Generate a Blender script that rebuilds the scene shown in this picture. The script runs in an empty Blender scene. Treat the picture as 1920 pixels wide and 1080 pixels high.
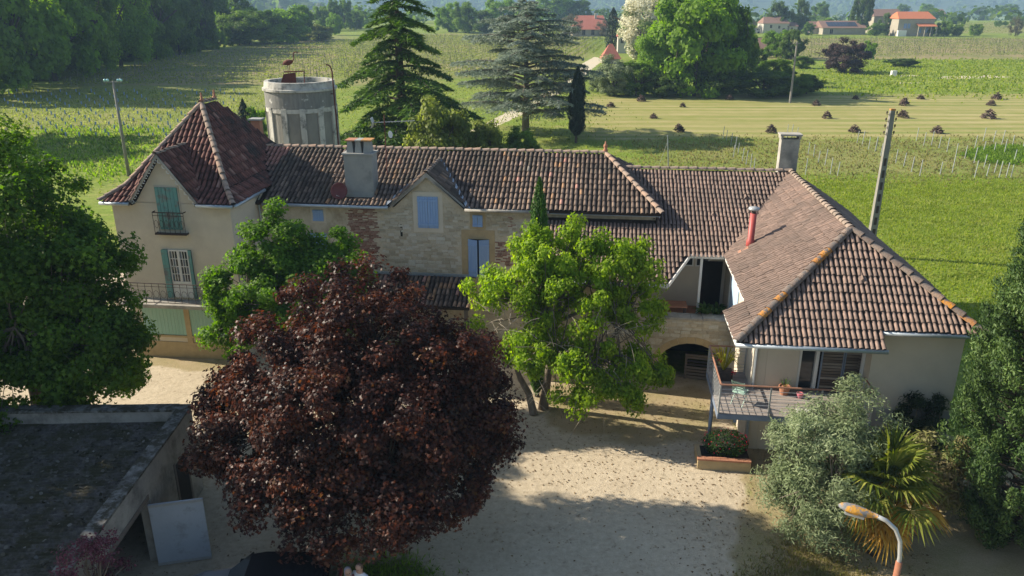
import bpy, bmesh, math, random
import numpy as np
from mathutils import Vector, Matrix
R = math.radians
rng = np.random.default_rng(7)
random.seed(7)
sc = bpy.context.scene
COL = sc.collection

# ------------------------------------------------------------------ camera, sky, sun, exposure
HC, PITCH, FPX = 15.0, R(20.2), 1480.0
cam_d = bpy.data.cameras.new('camera'); cam = bpy.data.objects.new('camera', cam_d); COL.objects.link(cam)
cam.location = (0, 0, HC); cam.rotation_euler = (R(90) - PITCH, 0, 0)
cam_d.sensor_width = 36; cam_d.lens = FPX / 1920 * 36; cam_d.clip_start = 0.2; cam_d.clip_end = 9000
sc.camera = cam
SUN_EL, SUN_AZ = R(31), R(14)          # light travels towards +X and slightly towards the camera
to_sun = Vector((-math.cos(SUN_EL) * math.cos(SUN_AZ), math.cos(SUN_EL) * math.sin(SUN_AZ), math.sin(SUN_EL)))
world = bpy.data.worlds.new('World'); sc.world = world; world.use_nodes = True
nt = world.node_tree; bg = nt.nodes['Background']
sky = nt.nodes.new('ShaderNodeTexSky'); sky.sky_type = 'NISHITA'; sky.sun_disc = False
sky.sun_elevation = SUN_EL; sky.sun_rotation = math.atan2(to_sun.x, to_sun.y)
sky.air_density = 1.1; sky.dust_density = 1.0
nt.links.new(sky.outputs[0], bg.inputs[0]); bg.inputs[1].default_value = 0.085
sun_d = bpy.data.lights.new('sun', 'SUN'); sun_d.energy = 5.0; sun_d.angle = R(0.55); sun_d.color = (1.0, 0.90, 0.74)
sun = bpy.data.objects.new('sun', sun_d); COL.objects.link(sun)
sun.rotation_euler = to_sun.to_track_quat('Z', 'Y').to_euler()
sun.location = (-60, 20, 60)
sc.view_settings.view_transform = 'Standard'; sc.view_settings.look = 'None'
sc.view_settings.gamma = 1.0; sc.view_settings.exposure = 1.0
sc.cycles.max_bounces = 6; sc.cycles.transparent_max_bounces = 4; sc.cycles.volume_bounces = 0
sc.cycles.use_denoising = True

# ------------------------------------------------------------------ pixel to place helpers (photo is 1920 x 1080)
CP, SP = math.cos(PITCH), math.sin(PITCH)
def ray(x, y):
    u = (x - 960) / FPX; v = (540 - y) / FPX
    return (u, CP + v * SP, -SP + v * CP)
def G(x, y, z=0.0):
    d = ray(x, y); t = (z - HC) / d[2]
    return Vector((d[0] * t, d[1] * t, z))
def atY(x, y, Y):
    d = ray(x, y); t = Y / d[1]
    return Vector((d[0] * t, Y, HC + d[2] * t))
def mpp(p):                                   # metres per photo pixel at a point
    return (p[1] * CP - (p[2] - HC) * SP) / FPX
HROT = R(6.5); HO = (-15.0, 31.9)
HC_, HS_ = math.cos(HROT), math.sin(HROT)
def l2w(a, b, z=0.0): return Vector((HO[0] + a * HC_ + b * HS_, HO[1] - a * HS_ + b * HC_, z))
def w2l(X, Y):
    dx, dy = X - HO[0], Y - HO[1]; return (dx * HC_ - dy * HS_, dx * HS_ + dy * HC_)
def lb(x, y, b):                              # photo pixel onto a wall plane of the house (depth b)
    d = ray(x, y); a0, b0 = w2l(0, 0); da = d[0] * HC_ - d[1] * HS_; db = d[0] * HS_ + d[1] * HC_
    t = (b - b0) / db; return (a0 + da * t, HC + d[2] * t)

# ------------------------------------------------------------------ materials
MATS = {}
def nodes_of(m): return m.node_tree.nodes, m.node_tree.links
def mat(name, col, col2=None, scale=3.0, rough=0.85, bump=0.0, bscale=None, attr=False, detail=4.0, ramp=None, spec=0.3,
        metal=0.0, dirt=None, dscale=0.6, dlo=0.55, dhi=0.7, stretch=None, trans=0.0, randamt=1.0):
    """procedural Principled material: noise between two colours, optional per-piece 'rnd' attribute ramp, dirt patches, bump"""
    if name in MATS: return MATS[name]
    m = bpy.data.materials.new(name); m.use_nodes = True; N, L = nodes_of(m)
    b = N['Principled BSDF']; out = N['Material Output']
    b.inputs['Roughness'].default_value = rough; b.inputs['Metallic'].default_value = metal
    b.inputs['Specular IOR Level'].default_value = spec
    tc = N.new('ShaderNodeTexCoord'); mp = N.new('ShaderNodeMapping'); L.new(tc.outputs['Object'], mp.inputs[0])
    if stretch: mp.inputs['Scale'].default_value = stretch
    no = N.new('ShaderNodeTexNoise'); no.inputs['Scale'].default_value = scale; no.inputs['Detail'].default_value = detail
    no.inputs['Roughness'].default_value = 0.62
    L.new(mp.outputs[0], no.inputs['Vector'])
    if attr:
        at = N.new('ShaderNodeAttribute'); at.attribute_name = 'rnd'
        rp = N.new('ShaderNodeValToRGB'); e = rp.color_ramp.elements
        stops = ramp or [(0, col), (1, col2 or col)]
        e[0].position, e[0].color = stops[0][0], (*stops[0][1], 1); e[1].position, e[1].color = stops[-1][0], (*stops[-1][1], 1)
        for p, c in stops[1:-1]:
            q = e.new(p); q.color = (*c, 1)
        L.new(at.outputs['Fac'], rp.inputs[0])
        mx = N.new('ShaderNodeMix'); mx.data_type = 'RGBA'; mx.blend_type = 'MULTIPLY'; mx.inputs[0].default_value = 0.75 * randamt
        r2 = N.new('ShaderNodeValToRGB'); r2.color_ramp.elements[0].position = 0.3; r2.color_ramp.elements[0].color = (0.55, 0.55, 0.55, 1)
        r2.color_ramp.elements[1].position = 0.7; r2.color_ramp.elements[1].color = (1.25, 1.25, 1.25, 1)
        L.new(no.outputs[0], r2.inputs[0]); L.new(rp.outputs[0], mx.inputs[6]); L.new(r2.outputs[0], mx.inputs[7]); colout = mx.outputs[2]
    else:
        rp = N.new('ShaderNodeValToRGB'); e = rp.color_ramp.elements
        stops = ramp or [(0.32, col), (0.68, col2 or tuple(c * 0.75 for c in col))]
        e[0].position, e[0].color = stops[0][0], (*stops[0][1], 1); e[1].position, e[1].color = stops[-1][0], (*stops[-1][1], 1)
        for p, c in stops[1:-1]:
            q = e.new(p); q.color = (*c, 1)
        L.new(no.outputs[0], rp.inputs[0]); colout = rp.outputs[0]
    if dirt:
        n2 = N.new('ShaderNodeTexNoise'); n2.inputs['Scale'].default_value = dscale; n2.inputs['Detail'].default_value = 8; n2.inputs['Roughness'].default_value = 0.7
        L.new(tc.outputs['Object'], n2.inputs['Vector'])
        r3 = N.new('ShaderNodeValToRGB'); r3.color_ramp.elements[0].position = dlo; r3.color_ramp.elements[1].position = dhi
        L.new(n2.outputs[0], r3.inputs[0])
        m2 = N.new('ShaderNodeMix'); m2.data_type = 'RGBA'; L.new(r3.outputs[0], m2.inputs[0]); L.new(colout, m2.inputs[6]); m2.inputs[7].default_value = (*dirt, 1)
        colout = m2.outputs[2]
    L.new(colout, b.inputs['Base Color'])
    if bump:
        n3 = N.new('ShaderNodeTexNoise'); n3.inputs['Scale'].default_value = bscale or scale * 4; n3.inputs['Detail'].default_value = 6
        L.new(tc.outputs['Object'], n3.inputs['Vector'])
        bp = N.new('ShaderNodeBump'); bp.inputs['Strength'].default_value = bump; bp.inputs['Distance'].default_value = 0.03
        L.new(n3.outputs[0], bp.inputs['Height']); L.new(bp.outputs[0], b.inputs['Normal'])
    if trans:
        tr = N.new('ShaderNodeBsdfTranslucent'); ms = N.new('ShaderNodeMixShader'); ms.inputs[0].default_value = trans
        hs = N.new('ShaderNodeHueSaturation'); hs.inputs['Saturation'].default_value = 1.15; hs.inputs['Value'].default_value = 1.35
        L.new(colout, hs.inputs['Color']); L.new(hs.outputs[0], tr.inputs[0])
        L.new(b.outputs[0], ms.inputs[1]); L.new(tr.outputs[0], ms.inputs[2]); L.new(ms.outputs[0], out.inputs[0])
    MATS[name] = m; return m
def leafmat(name, stops, trans=0.56, rough=0.55, spec=0.25):
    return mat('leaf_' + name, None, attr=True, ramp=stops, scale=0.55, detail=2.0, rough=rough, trans=trans, spec=spec, randamt=0.7)

# ------------------------------------------------------------------ mesh helpers
class MB:
    def __init__(s): s.v = []; s.f = []; s.mi = []; s.cur = 0; s.r = []; s.rv = 0.5
    def add(s, vs, fs):
        o = len(s.v); s.v += [tuple(p) for p in vs]
        for f in fs: s.f.append(tuple(i + o for i in f)); s.mi.append(s.cur); s.r.append(s.rv)
        return s
    def box(s, x0, y0, z0, x1, y1, z1):
        return s.add([(x0,y0,z0),(x1,y0,z0),(x1,y1,z0),(x0,y1,z0),(x0,y0,z1),(x1,y0,z1),(x1,y1,z1),(x0,y1,z1)],
                     [(0,3,2,1),(4,5,6,7),(0,1,5,4),(1,2,6,5),(2,3,7,6),(3,0,4,7)])
    def obox(s, c, ax, ay, az):                      # oriented box: centre and half-axis vectors
        c, ax, ay, az = map(Vector, (c, ax, ay, az))
        return s.add([c + ax*i + ay*j + az*k for k in (-1,1) for (i,j) in ((-1,-1),(1,-1),(1,1),(-1,1))],
                     [(0,3,2,1),(4,5,6,7),(0,1,5,4),(1,2,6,5),(2,3,7,6),(3,0,4,7)])
    def prism(s, poly, d):                           # 3D polygon extruded by vector d
        n = len(poly); poly = [Vector(p) for p in poly]; d = Vector(d)
        return s.add(poly + [p + d for p in poly],
                     [tuple(range(n)), tuple(range(2*n-1, n-1, -1))] + [(i, i+n, (i+1) % n + n, (i+1) % n) for i in range(n)])
    def tube(s, pts, r, seg=6, cap=True):
        pts = [Vector(p) for p in pts]; n = len(pts); rs = r if isinstance(r, (list, tuple)) else [r] * n
        t0 = (pts[1] - pts[0]).normalized(); up = Vector((0,0,1)) if abs(t0.z) < 0.9 else Vector((1,0,0))
        u = t0.cross(up).normalized(); vs = []
        for i, p in enumerate(pts):
            t = (pts[min(i+1, n-1)] - pts[max(i-1, 0)]).normalized()
            u = (u - t * u.dot(t)); u = u.normalized() if u.length > 1e-6 else t.orthogonal().normalized(); w = t.cross(u)
            vs += [p + (u * math.cos(2*math.pi*k/seg) + w * math.sin(2*math.pi*k/seg)) * rs[i] for k in range(seg)]
        fs = [(i*seg+k, i*seg+(k+1) % seg, (i+1)*seg+(k+1) % seg, (i+1)*seg+k) for i in range(n-1) for k in range(seg)]
        if cap: fs += [tuple(range(seg-1, -1, -1)), tuple(range((n-1)*seg, n*seg))]
        return s.add(vs, fs)
    def lathe(s, prof, c=(0,0,0), seg=20, a0=0.0):
        vs = [(c[0] + r*math.cos(a0+2*math.pi*k/seg), c[1] + r*math.sin(a0+2*math.pi*k/seg), c[2] + z) for r, z in prof for k in range(seg)]
        n = len(prof)
        return s.add(vs, [(i*seg+k, i*seg+(k+1) % seg, (i+1)*seg+(k+1) % seg, (i+1)*seg+k) for i in range(n-1) for k in range(seg)])
    def build(s, name, m, parent=None, smooth=False, attr=False):
        me = bpy.data.meshes.new(name); me.from_pydata(s.v, [], s.f)
        for x in (m if isinstance(m, (list, tuple)) else [m]): me.materials.append(x)
        if isinstance(m, (list, tuple)): me.polygons.foreach_set('material_index', s.mi)
        if smooth: me.polygons.foreach_set('use_smooth', [True] * len(s.f))
        if attr:
            at = me.attributes.new('rnd', 'FLOAT', 'FACE'); at.data.foreach_set('value', s.r)
        me.update()
        return link(name, me, parent)
def link(name, me, parent=None):
    o = bpy.data.objects.new(name, me); COL.objects.link(o)
    if parent is not None: o.parent = parent
    return o
def tag(o, label=None, cat=None, group=None, kind=None):
    if label: o['label'] = label
    if cat: o['category'] = cat
    if group: o['group'] = group
    if kind: o['kind'] = kind
    return o
def thing(name, label, cat, loc=(0,0,0), rz=0.0, group=None):
    o = bpy.data.objects.new(name, None); COL.objects.link(o); o.location = loc; o.rotation_euler = (0, 0, rz)
    o.empty_display_size = 0.3
    return tag(o, label, cat, group)
def house_root(name, label, cat='house'): return thing(name, label, cat, (HO[0], HO[1], 0), -HROT)
def copy_tree(o, parent=None):
    c = o.copy(); COL.objects.link(c); c.parent = parent
    for ch in o.children: copy_tree(ch, c)
    return c

# numpy soup: template (k,3) + faces instanced n times -> one mesh
def soup(name, P, T, B, N, size, tv, tf, m, parent=None, rnd=None, smooth=False):
    n = len(P); tv = np.asarray(tv, float); k = len(tv)
    size = np.broadcast_to(np.asarray(size, float), (n,))[:, None, None]
    V = P[:, None, :] + size * (tv[None, :, 0:1] * T[:, None, :] + tv[None, :, 1:2] * B[:, None, :] + tv[None, :, 2:3] * N[:, None, :])
    V = V.reshape(-1, 3)
    li = np.concatenate([np.asarray(f) for f in tf]); ls = np.array([len(f) for f in tf]); nf = len(tf)
    L = (li[None, :] + (np.arange(n) * k)[:, None]).ravel()
    cnt = np.tile(ls, n); st = np.concatenate([[0], np.cumsum(cnt)[:-1]])
    me = bpy.data.meshes.new(name); me.vertices.add(len(V)); me.vertices.foreach_set('co', V.astype(np.float32).ravel())
    me.loops.add(len(L)); me.loops.foreach_set('vertex_index', L.astype(np.int32))
    me.polygons.add(len(cnt)); me.polygons.foreach_set('loop_start', st.astype(np.int32))
    try: me.polygons.foreach_set('loop_total', cnt.astype(np.int32))
    except Exception: pass
    if smooth: me.polygons.foreach_set('use_smooth', np.ones(len(cnt), bool))
    if rnd is not None:
        at = me.attributes.new('rnd', 'FLOAT', 'FACE'); at.data.foreach_set('value', np.repeat(rnd, nf).astype(np.float32))
    me.materials.append(m); me.update(calc_edges=True); me.validate()
    return link(name, me, parent)
def unit(a): return a / np.maximum(np.linalg.norm(a, axis=1, keepdims=True), 1e-9)
def frames(N, g, tdir=None):
    """tangent frames with normals N; tdir: preferred leaf axis (n,3) or random"""
    A = g.normal(size=N.shape) if tdir is None else tdir
    B = unit(A - N * (A * N).sum(1, keepdims=True)); T = np.cross(B, N)
    return T, B
# leaf shapes: x across, y along, z up
LEAF2 = ([(0,-.5,0),(.28,0,.06),(0,.5,0),(-.28,0,.06)], [(0,1,2),(0,2,3)])
NEEDLE = ([(-.07,-.5,0),(.07,-.5,0),(.05,.5,0),(-.05,.5,0)], [(0,1,2,3)])
SLIM = ([(0,-.5,0),(.11,0,.03),(0,.5,0),(-.11,0,.03)], [(0,1,2),(0,2,3)])
def _maple():
    v = [(0,-.42,0)]; f = []
    for ang, ln in ((0,.55),(52,.5),(-52,.5),(108,.36),(-108,.36)):
        a = math.radians(ang); d = (math.sin(a), math.cos(a)); p = (d[1], -d[0]); o = len(v)
        v += [(d[0]*ln*.42 + p[0]*.12, d[1]*ln*.42 + p[1]*.12 - .1, .03), (d[0]*ln, d[1]*ln - .1, -.06), (d[0]*ln*.42 - p[0]*.12, d[1]*ln*.42 - p[1]*.12 - .1, .03)]
        f.append((0 if False else len(v), o, o+1, o+2)); v.append((0,-.12,0.02)); f[-1] = (len(v)-1, o, o+1, o+2)
    return (v[1:], [tuple(i-1 for i in q) for q in f])
MAPLE = ([(0,-.45,0),(.5,.02,-.08),(.17,.12,.05),(0,.52,-.06),(-.17,.12,.05),(-.5,.02,-.08),(.2,-.2,.03),(-.2,-.2,.03)], [(0,6,1,2),(0,2,3,4),(0,4,5,7)])
CLUMP = ([(-.5,-.35,0),(0,-.5,.12),(.5,-.3,0),(.42,.3,.1),(0,.5,0),(-.45,.35,.1)], [(0,1,4,5),(1,2,3,4)])
# ------------------------------------------------------------------ ground: one sheet to the horizon
def steps(segs):
    out = []
    for a, b, n, grow in segs:
        t = np.linspace(0, 1, n, endpoint=False); out.append(a + (b - a) * (t ** grow if grow > 0 else 1 - (1 - t) ** (-grow)))
    return np.concatenate(out)
def sstep(x, a, b): 
    t = np.clip((x - a) / (b - a), 0, 1); return t * t * (3 - 2 * t)
def inpoly(X, Y, poly):
    r = np.zeros(X.shape, bool); n = len(poly); j = n - 1
    for i in range(n):
        xi, yi = poly[i]; xj, yj = poly[j]
        c = ((yi > Y) != (yj > Y)) & (X < (xj - xi) * (Y - yi) / ((yj - yi) + 1e-12) + xi)
        r ^= c; j = i
    return r
def soft(X, Y, poly, w):
    """blurred polygon mask by sampling"""
    acc = np.zeros(X.shape)
    offs = [(0,0),(1,0),(-1,0),(0,1),(0,-1),(.7,.7),(-.7,.7),(.7,-.7),(-.7,-.7)]
    for dx, dy in offs: acc += inpoly(X + dx * w, Y + dy * w, poly)
    return acc / len(offs)
def hillz(X, Y):
    """gentle valley floor with wooded hills far behind"""
    d = Y
    z = -24.0 * sstep(d, 520, 1300)                       # the valley drops towards the river
    ridge = 120 + 26 * np.sin(X / 900 + 0.4) + 18 * np.sin(X / 420 + 2.0) + 8 * np.sin(X / 190 + Y / 400)
    z = z + sstep(d + 0.1 * X, 1750, 3000) * np.maximum(ridge, 60)
    # nearer wooded spur on the left
    z = z + 52 * np.exp(-((X + 480) / 190) ** 2 - ((Y - 1120) / 250) ** 2)
    return z
xs = np.concatenate([-steps([(60, 3200, 60, 2.2)])[::-1], np.arange(-59.4, 60, 0.6), steps([(60, 3200, 60, 2.2)])])
ys = np.concatenate([[-60, -40, -20], np.arange(0, 62, 0.6), np.arange(62, 240, 1.6), steps([(240, 4200, 70, 1.7)])])
GX, GY = np.meshgrid(xs, ys); nx, ny = len(xs), len(ys)
GZ = hillz(GX, GY)
def P2(*px): return [tuple(G(x, y))[:2] for x, y in px]
gravel = np.maximum(soft(GX, GY, [(-40,-30),(4.6,-30),(5.2,13),(6.2,17.5),(7.7,21),(8.6,27),(8.6,30),(-11,34),(-11.8,31.5),(-17.3,32.4),(-17.6,44),(-30,48),(-40,44)], 0.8), 0)
verge = soft(GX, GY, [(-17.2,32.3),(-11.5,31.4),(-11.5,30.2),(-14,30.5),(-17.4,31.4)], 0.5) * 0.9
verge = np.maximum(verge, soft(GX, GY, [(0.5,26.2),(3.2,24.6),(8,24.5),(8.6,29),(1,30)], 0.9) * 0.75)
verge = np.maximum(verge, soft(GX, GY, [(4.2,-20),(4.8,13),(5.8,17.5),(7.3,21),(8.4,26),(14,27),(17,24),(19,18),(19,-20)], 0.7) * 0.95)
weeds = np.maximum(soft(GX, GY, [(-5.2,12),(-1.2,12),(-1.6,17),(-3,19),(-6,18)], 0.9), soft(GX, GY, [(6.2,15.0),(7.6,18),(9.2,18.2),(9,15),(7,13)], .6) * 0.8)
straw = soft(GX, GY, P2((1090,178),(1930,176),(2150,178),(2150,258),(1500,258),(1180,262),(1085,268)), 2.5)
straw = np.maximum(straw, soft(GX, GY, P2((1100,196),(800,240),(700,262),(1090,268)), 2.5) * 0.35)
soil = np.maximum(soft(GX, GY, P2((-200,250),(480,250),(640,150),(640,75),(440,88),(60,162),(-200,210)), 3) * 0.5, 0)
soil = np.maximum(soil, soft(GX, GY, P2((-100,165),(640,160),(660,62),(500,84),(330,100),(60,165)), 3) * 0.72)
soil = np.maximum(soil, soft(GX, GY, P2((620,170),(1110,130),(1130,66),(700,62),(620,80)), 4) * 0.62)
soil = np.maximum(soil, soft(GX, GY, P2((1420,112),(2300,112),(2300,74),(1400,70)), 4) * 0.78)
soil = np.maximum(soil, soft(GX, GY, P2((1180,262),(2100,256),(2100,338),(1200,330)), 2) * 0.5)
soil = np.maximum(soil, soft(GX, GY, P2((1755,66),(2300,60),(2300,38),(1800,40)), 8) * 0.6)
sand = np.maximum.reduce([soft(GX, GY, P2((1730,147),(1780,149),(1880,147),(1870,140),(1790,141)), 1.2) * .75, soft(GX, GY, P2((1650,141),(1700,144),(1715,141),(1660,139)), .8) * .8,
                          soft(GX, GY, P2((1678,156),(1720,158),(1728,155),(1690,152)), .8) * .8])
track = soft(GX, GY, P2((1116,106),(1132,112),(1104,134),(1088,150),(1010,200),(915,245),(880,275),(800,300),(780,290),(850,258),(900,236),(990,190),(1070,146),(1090,120)), 0.5)
me = bpy.data.meshes.new('ground')
V = np.stack([GX, GY, GZ], -1).reshape(-1, 3); idx = np.arange(nx * ny).reshape(ny, nx)
Q = np.stack([idx[:-1,:-1], idx[:-1,1:], idx[1:,1:], idx[1:,:-1]], -1).reshape(-1, 4)
me.vertices.add(len(V)); me.vertices.foreach_set('co', V.astype(np.float32).ravel())
me.loops.add(Q.size); me.loops.foreach_set('vertex_index', Q.ravel().astype(np.int32))
me.polygons.add(len(Q)); me.polygons.foreach_set('loop_start', np.arange(0, Q.size, 4, dtype=np.int32))
me.polygons.foreach_set('use_smooth', np.ones(len(Q), bool)); me.update(calc_edges=True)
hill_w = sstep(GY + .1 * GX, 1700, 2000) + np.clip(1.6 * np.exp(-((GX + 480) / 210) ** 2 - ((GY - 1120) / 270) ** 2) - .25, 0, 1)
for nm, a in (('gravel', gravel), ('verge', verge), ('weeds', weeds), ('straw', straw), ('soil', soil), ('sand', np.maximum(sand, track)), ('hill', np.clip(hill_w, 0, 1))):
    at = me.attributes.new(nm, 'FLOAT', 'POINT'); at.data.foreach_set('value', a.astype(np.float32).ravel())
gm = bpy.data.materials.new('ground'); gm.use_nodes = True; N, L = nodes_of(gm); bs = N['Principled BSDF']
bs.inputs['Roughness'].default_value = 0.95; bs.inputs['Specular IOR Level'].default_value = 0.15
tc = N.new('ShaderNodeTexCoord')
def noise(scale, det=5, rough=.6, vec=None, stretch=None):
    n = N.new('ShaderNodeTexNoise'); n.inputs['Scale'].default_value = scale; n.inputs['Detail'].default_value = det; n.inputs['Roughness'].default_value = rough
    src = tc.outputs['Object']
    if stretch:
        mp = N.new('ShaderNodeMapping'); mp.inputs['Scale'].default_value = stretch; mp.inputs['Rotation'].default_value = (0, 0, R(2.0)); L.new(src, mp.inputs[0]); src = mp.outputs[0]
    L.new(src, n.inputs['Vector']); return n.outputs[0]
def ramp(f, stops):
    r = N.new('ShaderNodeValToRGB'); e = r.color_ramp.elements
    e[0].position, e[0].color = stops[0][0], (*stops[0][1], 1); e[1].position, e[1].color = stops[-1][0], (*stops[-1][1], 1)
    for p, c in stops[1:-1]: e.new(p).color = (*c, 1)
    L.new(f, r.inputs[0]); return r.outputs[0]
def mixc(f, a, b):
    m = N.new('ShaderNodeMix'); m.data_type = 'RGBA'
    L.new(f, m.inputs[0]) if not isinstance(f, float) else setattr(m.inputs[0], 'default_value', f)
    L.new(a, m.inputs[6]); L.new(b, m.inputs[7]); return m.outputs[2]
def mth(op, a, b):
    m = N.new('ShaderNodeMath'); m.operation = op; m.use_clamp = op in ('MULTIPLY', 'SUBTRACT') and False
    for i, q in enumerate((a, b)):
        if isinstance(q, (int, float)): m.inputs[i].default_value = q
        else: L.new(q, m.inputs[i])
    return m.outputs[0]
def mask(name, nz, amt=0.9, lo=0.42, hi=0.58):
    at = N.new('ShaderNodeAttribute'); at.attribute_name = name
    s = mth('ADD', at.outputs['Fac'], mth('MULTIPLY', mth('SUBTRACT', nz, 0.5), amt))
    r = N.new('ShaderNodeMapRange'); r.inputs[1].default_value = lo; r.inputs[2].default_value = hi; L.new(s, r.inputs[0])
    # nothing where the mask is zero
    z = N.new('ShaderNodeMapRange'); z.inputs[1].default_value = 0.0; z.inputs[2].default_value = 0.06; L.new(at.outputs['Fac'], z.inputs[0])
    return mth('MULTIPLY', r.outputs[0], z.outputs[0])
nbig, nmid, nfine, ngr = noise(0.05, 4), noise(0.45, 6, .65), noise(5.0, 6, .7), noise(26, 4, .7)
npat = noise(.16, 8, .72); nclod = noise(1.1, 9, .78); nstreak = noise(.6, 8, .75, stretch=(.25, 1, 1))
grass = mixc(nmid, ramp(nbig, [(.35, (.145,.215,.022)), (.65, (.205,.265,.04))]), ramp(nfine, [(.3, (.10,.155,.018)), (.55, (.18,.24,.032)), (.75, (.29,.31,.08))]))
wv = N.new('ShaderNodeTexWave'); wv.wave_type = 'BANDS'; wv.bands_direction = 'Y'; wv.inputs['Scale'].default_value = .1; wv.inputs['Distortion'].default_value = 7.0; wv.inputs['Detail'].default_value = 3; wv.inputs['Detail Scale'].default_value = .5
mpw = N.new('ShaderNodeMapping'); mpw.inputs['Scale'].default_value = (.12, 1, 1); mpw.inputs['Rotation'].default_value = (0, 0, R(1.2)); L.new(tc.outputs['Object'], mpw.inputs[0]); L.new(mpw.outputs[0], wv.inputs['Vector'])
stripes = mth('ADD', mth('MULTIPLY', wv.outputs['Fac'], .2), mth('MULTIPLY', noise(1.0, 4, .6, stretch=(.035, .42, 1)), .82))
strawc = mixc(mth('MULTIPLY', nfine, .55), ramp(stripes, [(.28, (.13,.185,.032)), (.42, (.21,.215,.06)), (.58, (.31,.265,.11)), (.72, (.42,.35,.18))]), ramp(nmid, [(.35, (.22,.24,.05)), (.65, (.42,.35,.16))]))
soilc = mixc(nfine, ramp(nmid, [(.3, (.17,.15,.07)), (.7, (.30,.235,.12))]), ramp(nbig, [(.4, (.14,.18,.04)), (.6, (.31,.24,.13))]))
gravc = mixc(ngr, ramp(nmid, [(.3, (.44,.365,.26)), (.7, (.58,.495,.365))]), ramp(nfine, [(.3, (.31,.25,.17)), (.6, (.52,.44,.32)), (.8, (.64,.555,.42))]))
litter = noise(3.2, 8, .75)
gravc = mixc(ramp(npat, [(.48, (0,0,0)), (.66, (.55,.55,.55))]), gravc, ramp(nfine, [(.3, (.27,.215,.145)), (.7, (.46,.38,.27))]))
gravc = mixc(ramp(litter, [(.57, (0,0,0)), (.66, (.8,.8,.8))]), gravc, ramp(ngr, [(.4, (.11,.085,.055)), (.6, (.24,.185,.115))]))
vergec = mixc(nfine, ramp(ngr, [(.35, (.24,.185,.11)), (.65, (.46,.375,.24))]), ramp(nmid, [(.4, (.20,.19,.06)), (.6, (.36,.285,.165))]))
weedc = mixc(ngr, ramp(nfine, [(.35, (.06,.10,.018)), (.65, (.13,.19,.035))]), ramp(nmid, [(.4, (.10,.15,.03)), (.6, (.2,.17,.08))]))
hillc = mixc(noise(.02, 8, .75), ramp(noise(.004, 3), [(.4, (.03,.055,.018)), (.56, (.045,.07,.022)), (.66, (.12,.14,.05))]), ramp(noise(.05, 5), [(.35, (.02,.04,.012)), (.7, (.085,.12,.03))]))
c = grass
c = mixc(ramp(npat, [(.5, (0,0,0)), (.64, (.75,.75,.75))]), c, ramp(nfine, [(.3, (.20,.20,.05)), (.7, (.33,.30,.10))]))
c = mixc(ramp(noise(.35, 7, .75), [(.56, (0,0,0)), (.66, (.6,.6,.6))]), c, ramp(nfine, [(.3, (.07,.13,.016)), (.7, (.13,.2,.03))]))
c = mixc(ramp(nclod, [(.46, (0,0,0)), (.6, (.7,.7,.7))]), c, ramp(nfine, [(.3, (.075,.125,.014)), (.7, (.16,.2,.03))]))
c = mixc(ramp(nstreak, [(.55, (0,0,0)), (.68, (.65,.65,.65))]), c, ramp(nfine, [(.3, (.24,.24,.06)), (.7, (.38,.36,.13))]))
c = mixc(mth('MULTIPLY', mask('straw', npat, .9, .3, .7), .88), c, strawc)
c = mixc(mask('soil', nfine, 1.0, .35, .75), c, soilc)
c = mixc(mask('hill', nbig, .5), c, hillc)
c = mixc(mask('sand', nmid, .8), c, ramp(nfine, [(.3, (.45,.38,.25)), (.7, (.6,.54,.42))]))
c = mixc(mask('gravel', nmid, .9), c, gravc)
c = mixc(mask('verge', nmid, 1.0), c, vergec)
c = mixc(mask('weeds', nfine, 1.2, .4, .7), c, weedc)
L.new(c, bs.inputs['Base Color'])
bp = N.new('ShaderNodeBump'); bp.inputs['Strength'].default_value = 0.55; bp.inputs['Distance'].default_value = 0.06
L.new(mth('ADD', nfine, mth('MULTIPLY', ngr, .5)), bp.inputs['Height']); L.new(bp.outputs[0], bs.inputs['Normal'])
me.materials.append(gm)
tag(link('ground', me), kind='structure')
# ------------------------------------------------------------------ house materials
M_tile_main = mat('old_canal_tile', None, attr=True, scale=7, rough=.92, bump=.5, bscale=40,
    ramp=[(0, (.075,.056,.045)), (.25, (.12,.088,.07)), (.5, (.18,.13,.10)), (.75, (.25,.18,.135)), (.92, (.36,.2,.10)), (.95, (.42,.2,.15)), (1, (.38,.34,.29))],
    dirt=(.085,.075,.06), dscale=.55, dlo=.48, dhi=.66)
M_tile_tower = mat('red_tower_tile', None, attr=True, scale=7, rough=.8, bump=.4, bscale=40,
    ramp=[(0, (.065,.033,.028)), (.4, (.125,.053,.042)), (.8, (.22,.088,.066)), (1, (.34,.20,.155))], dirt=(.045,.037,.033), dscale=.9, dlo=.44, dhi=.62)
M_tile_wing = mat('pinkish_wing_tile', None, attr=True, scale=8, rough=.9, bump=.4, bscale=40,
    ramp=[(0, (.17,.122,.10)), (.4, (.215,.153,.124)), (.7, (.25,.177,.143)), (1, (.30,.205,.16))], dirt=(.12,.095,.08), dscale=.5, dlo=.46, dhi=.72)
M_ridge = mat('ridge_tile', None, attr=True, scale=6, rough=.9, bump=.5, bscale=30, ramp=[(0, (.24,.19,.15)), (.6, (.36,.27,.21)), (1, (.42,.28,.2))], dirt=(.15,.13,.115), dscale=1.5, dlo=.45, dhi=.6)
M_lichen_ridge = mat('ridge_tile_with_orange_lichen', None, attr=True, scale=6, rough=.92, bump=.6, bscale=25, ramp=[(0, (.16,.12,.10)), (.62, (.24,.185,.15)), (.78, (.30,.22,.17)), (.84, (.42,.17,.03)), (1, (.52,.23,.04))], dirt=(.13,.115,.105), dscale=6, dlo=.5, dhi=.56)
M_under = mat('roof_underside', (.035,.027,.023), (.055,.042,.034), rough=.95)
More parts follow.
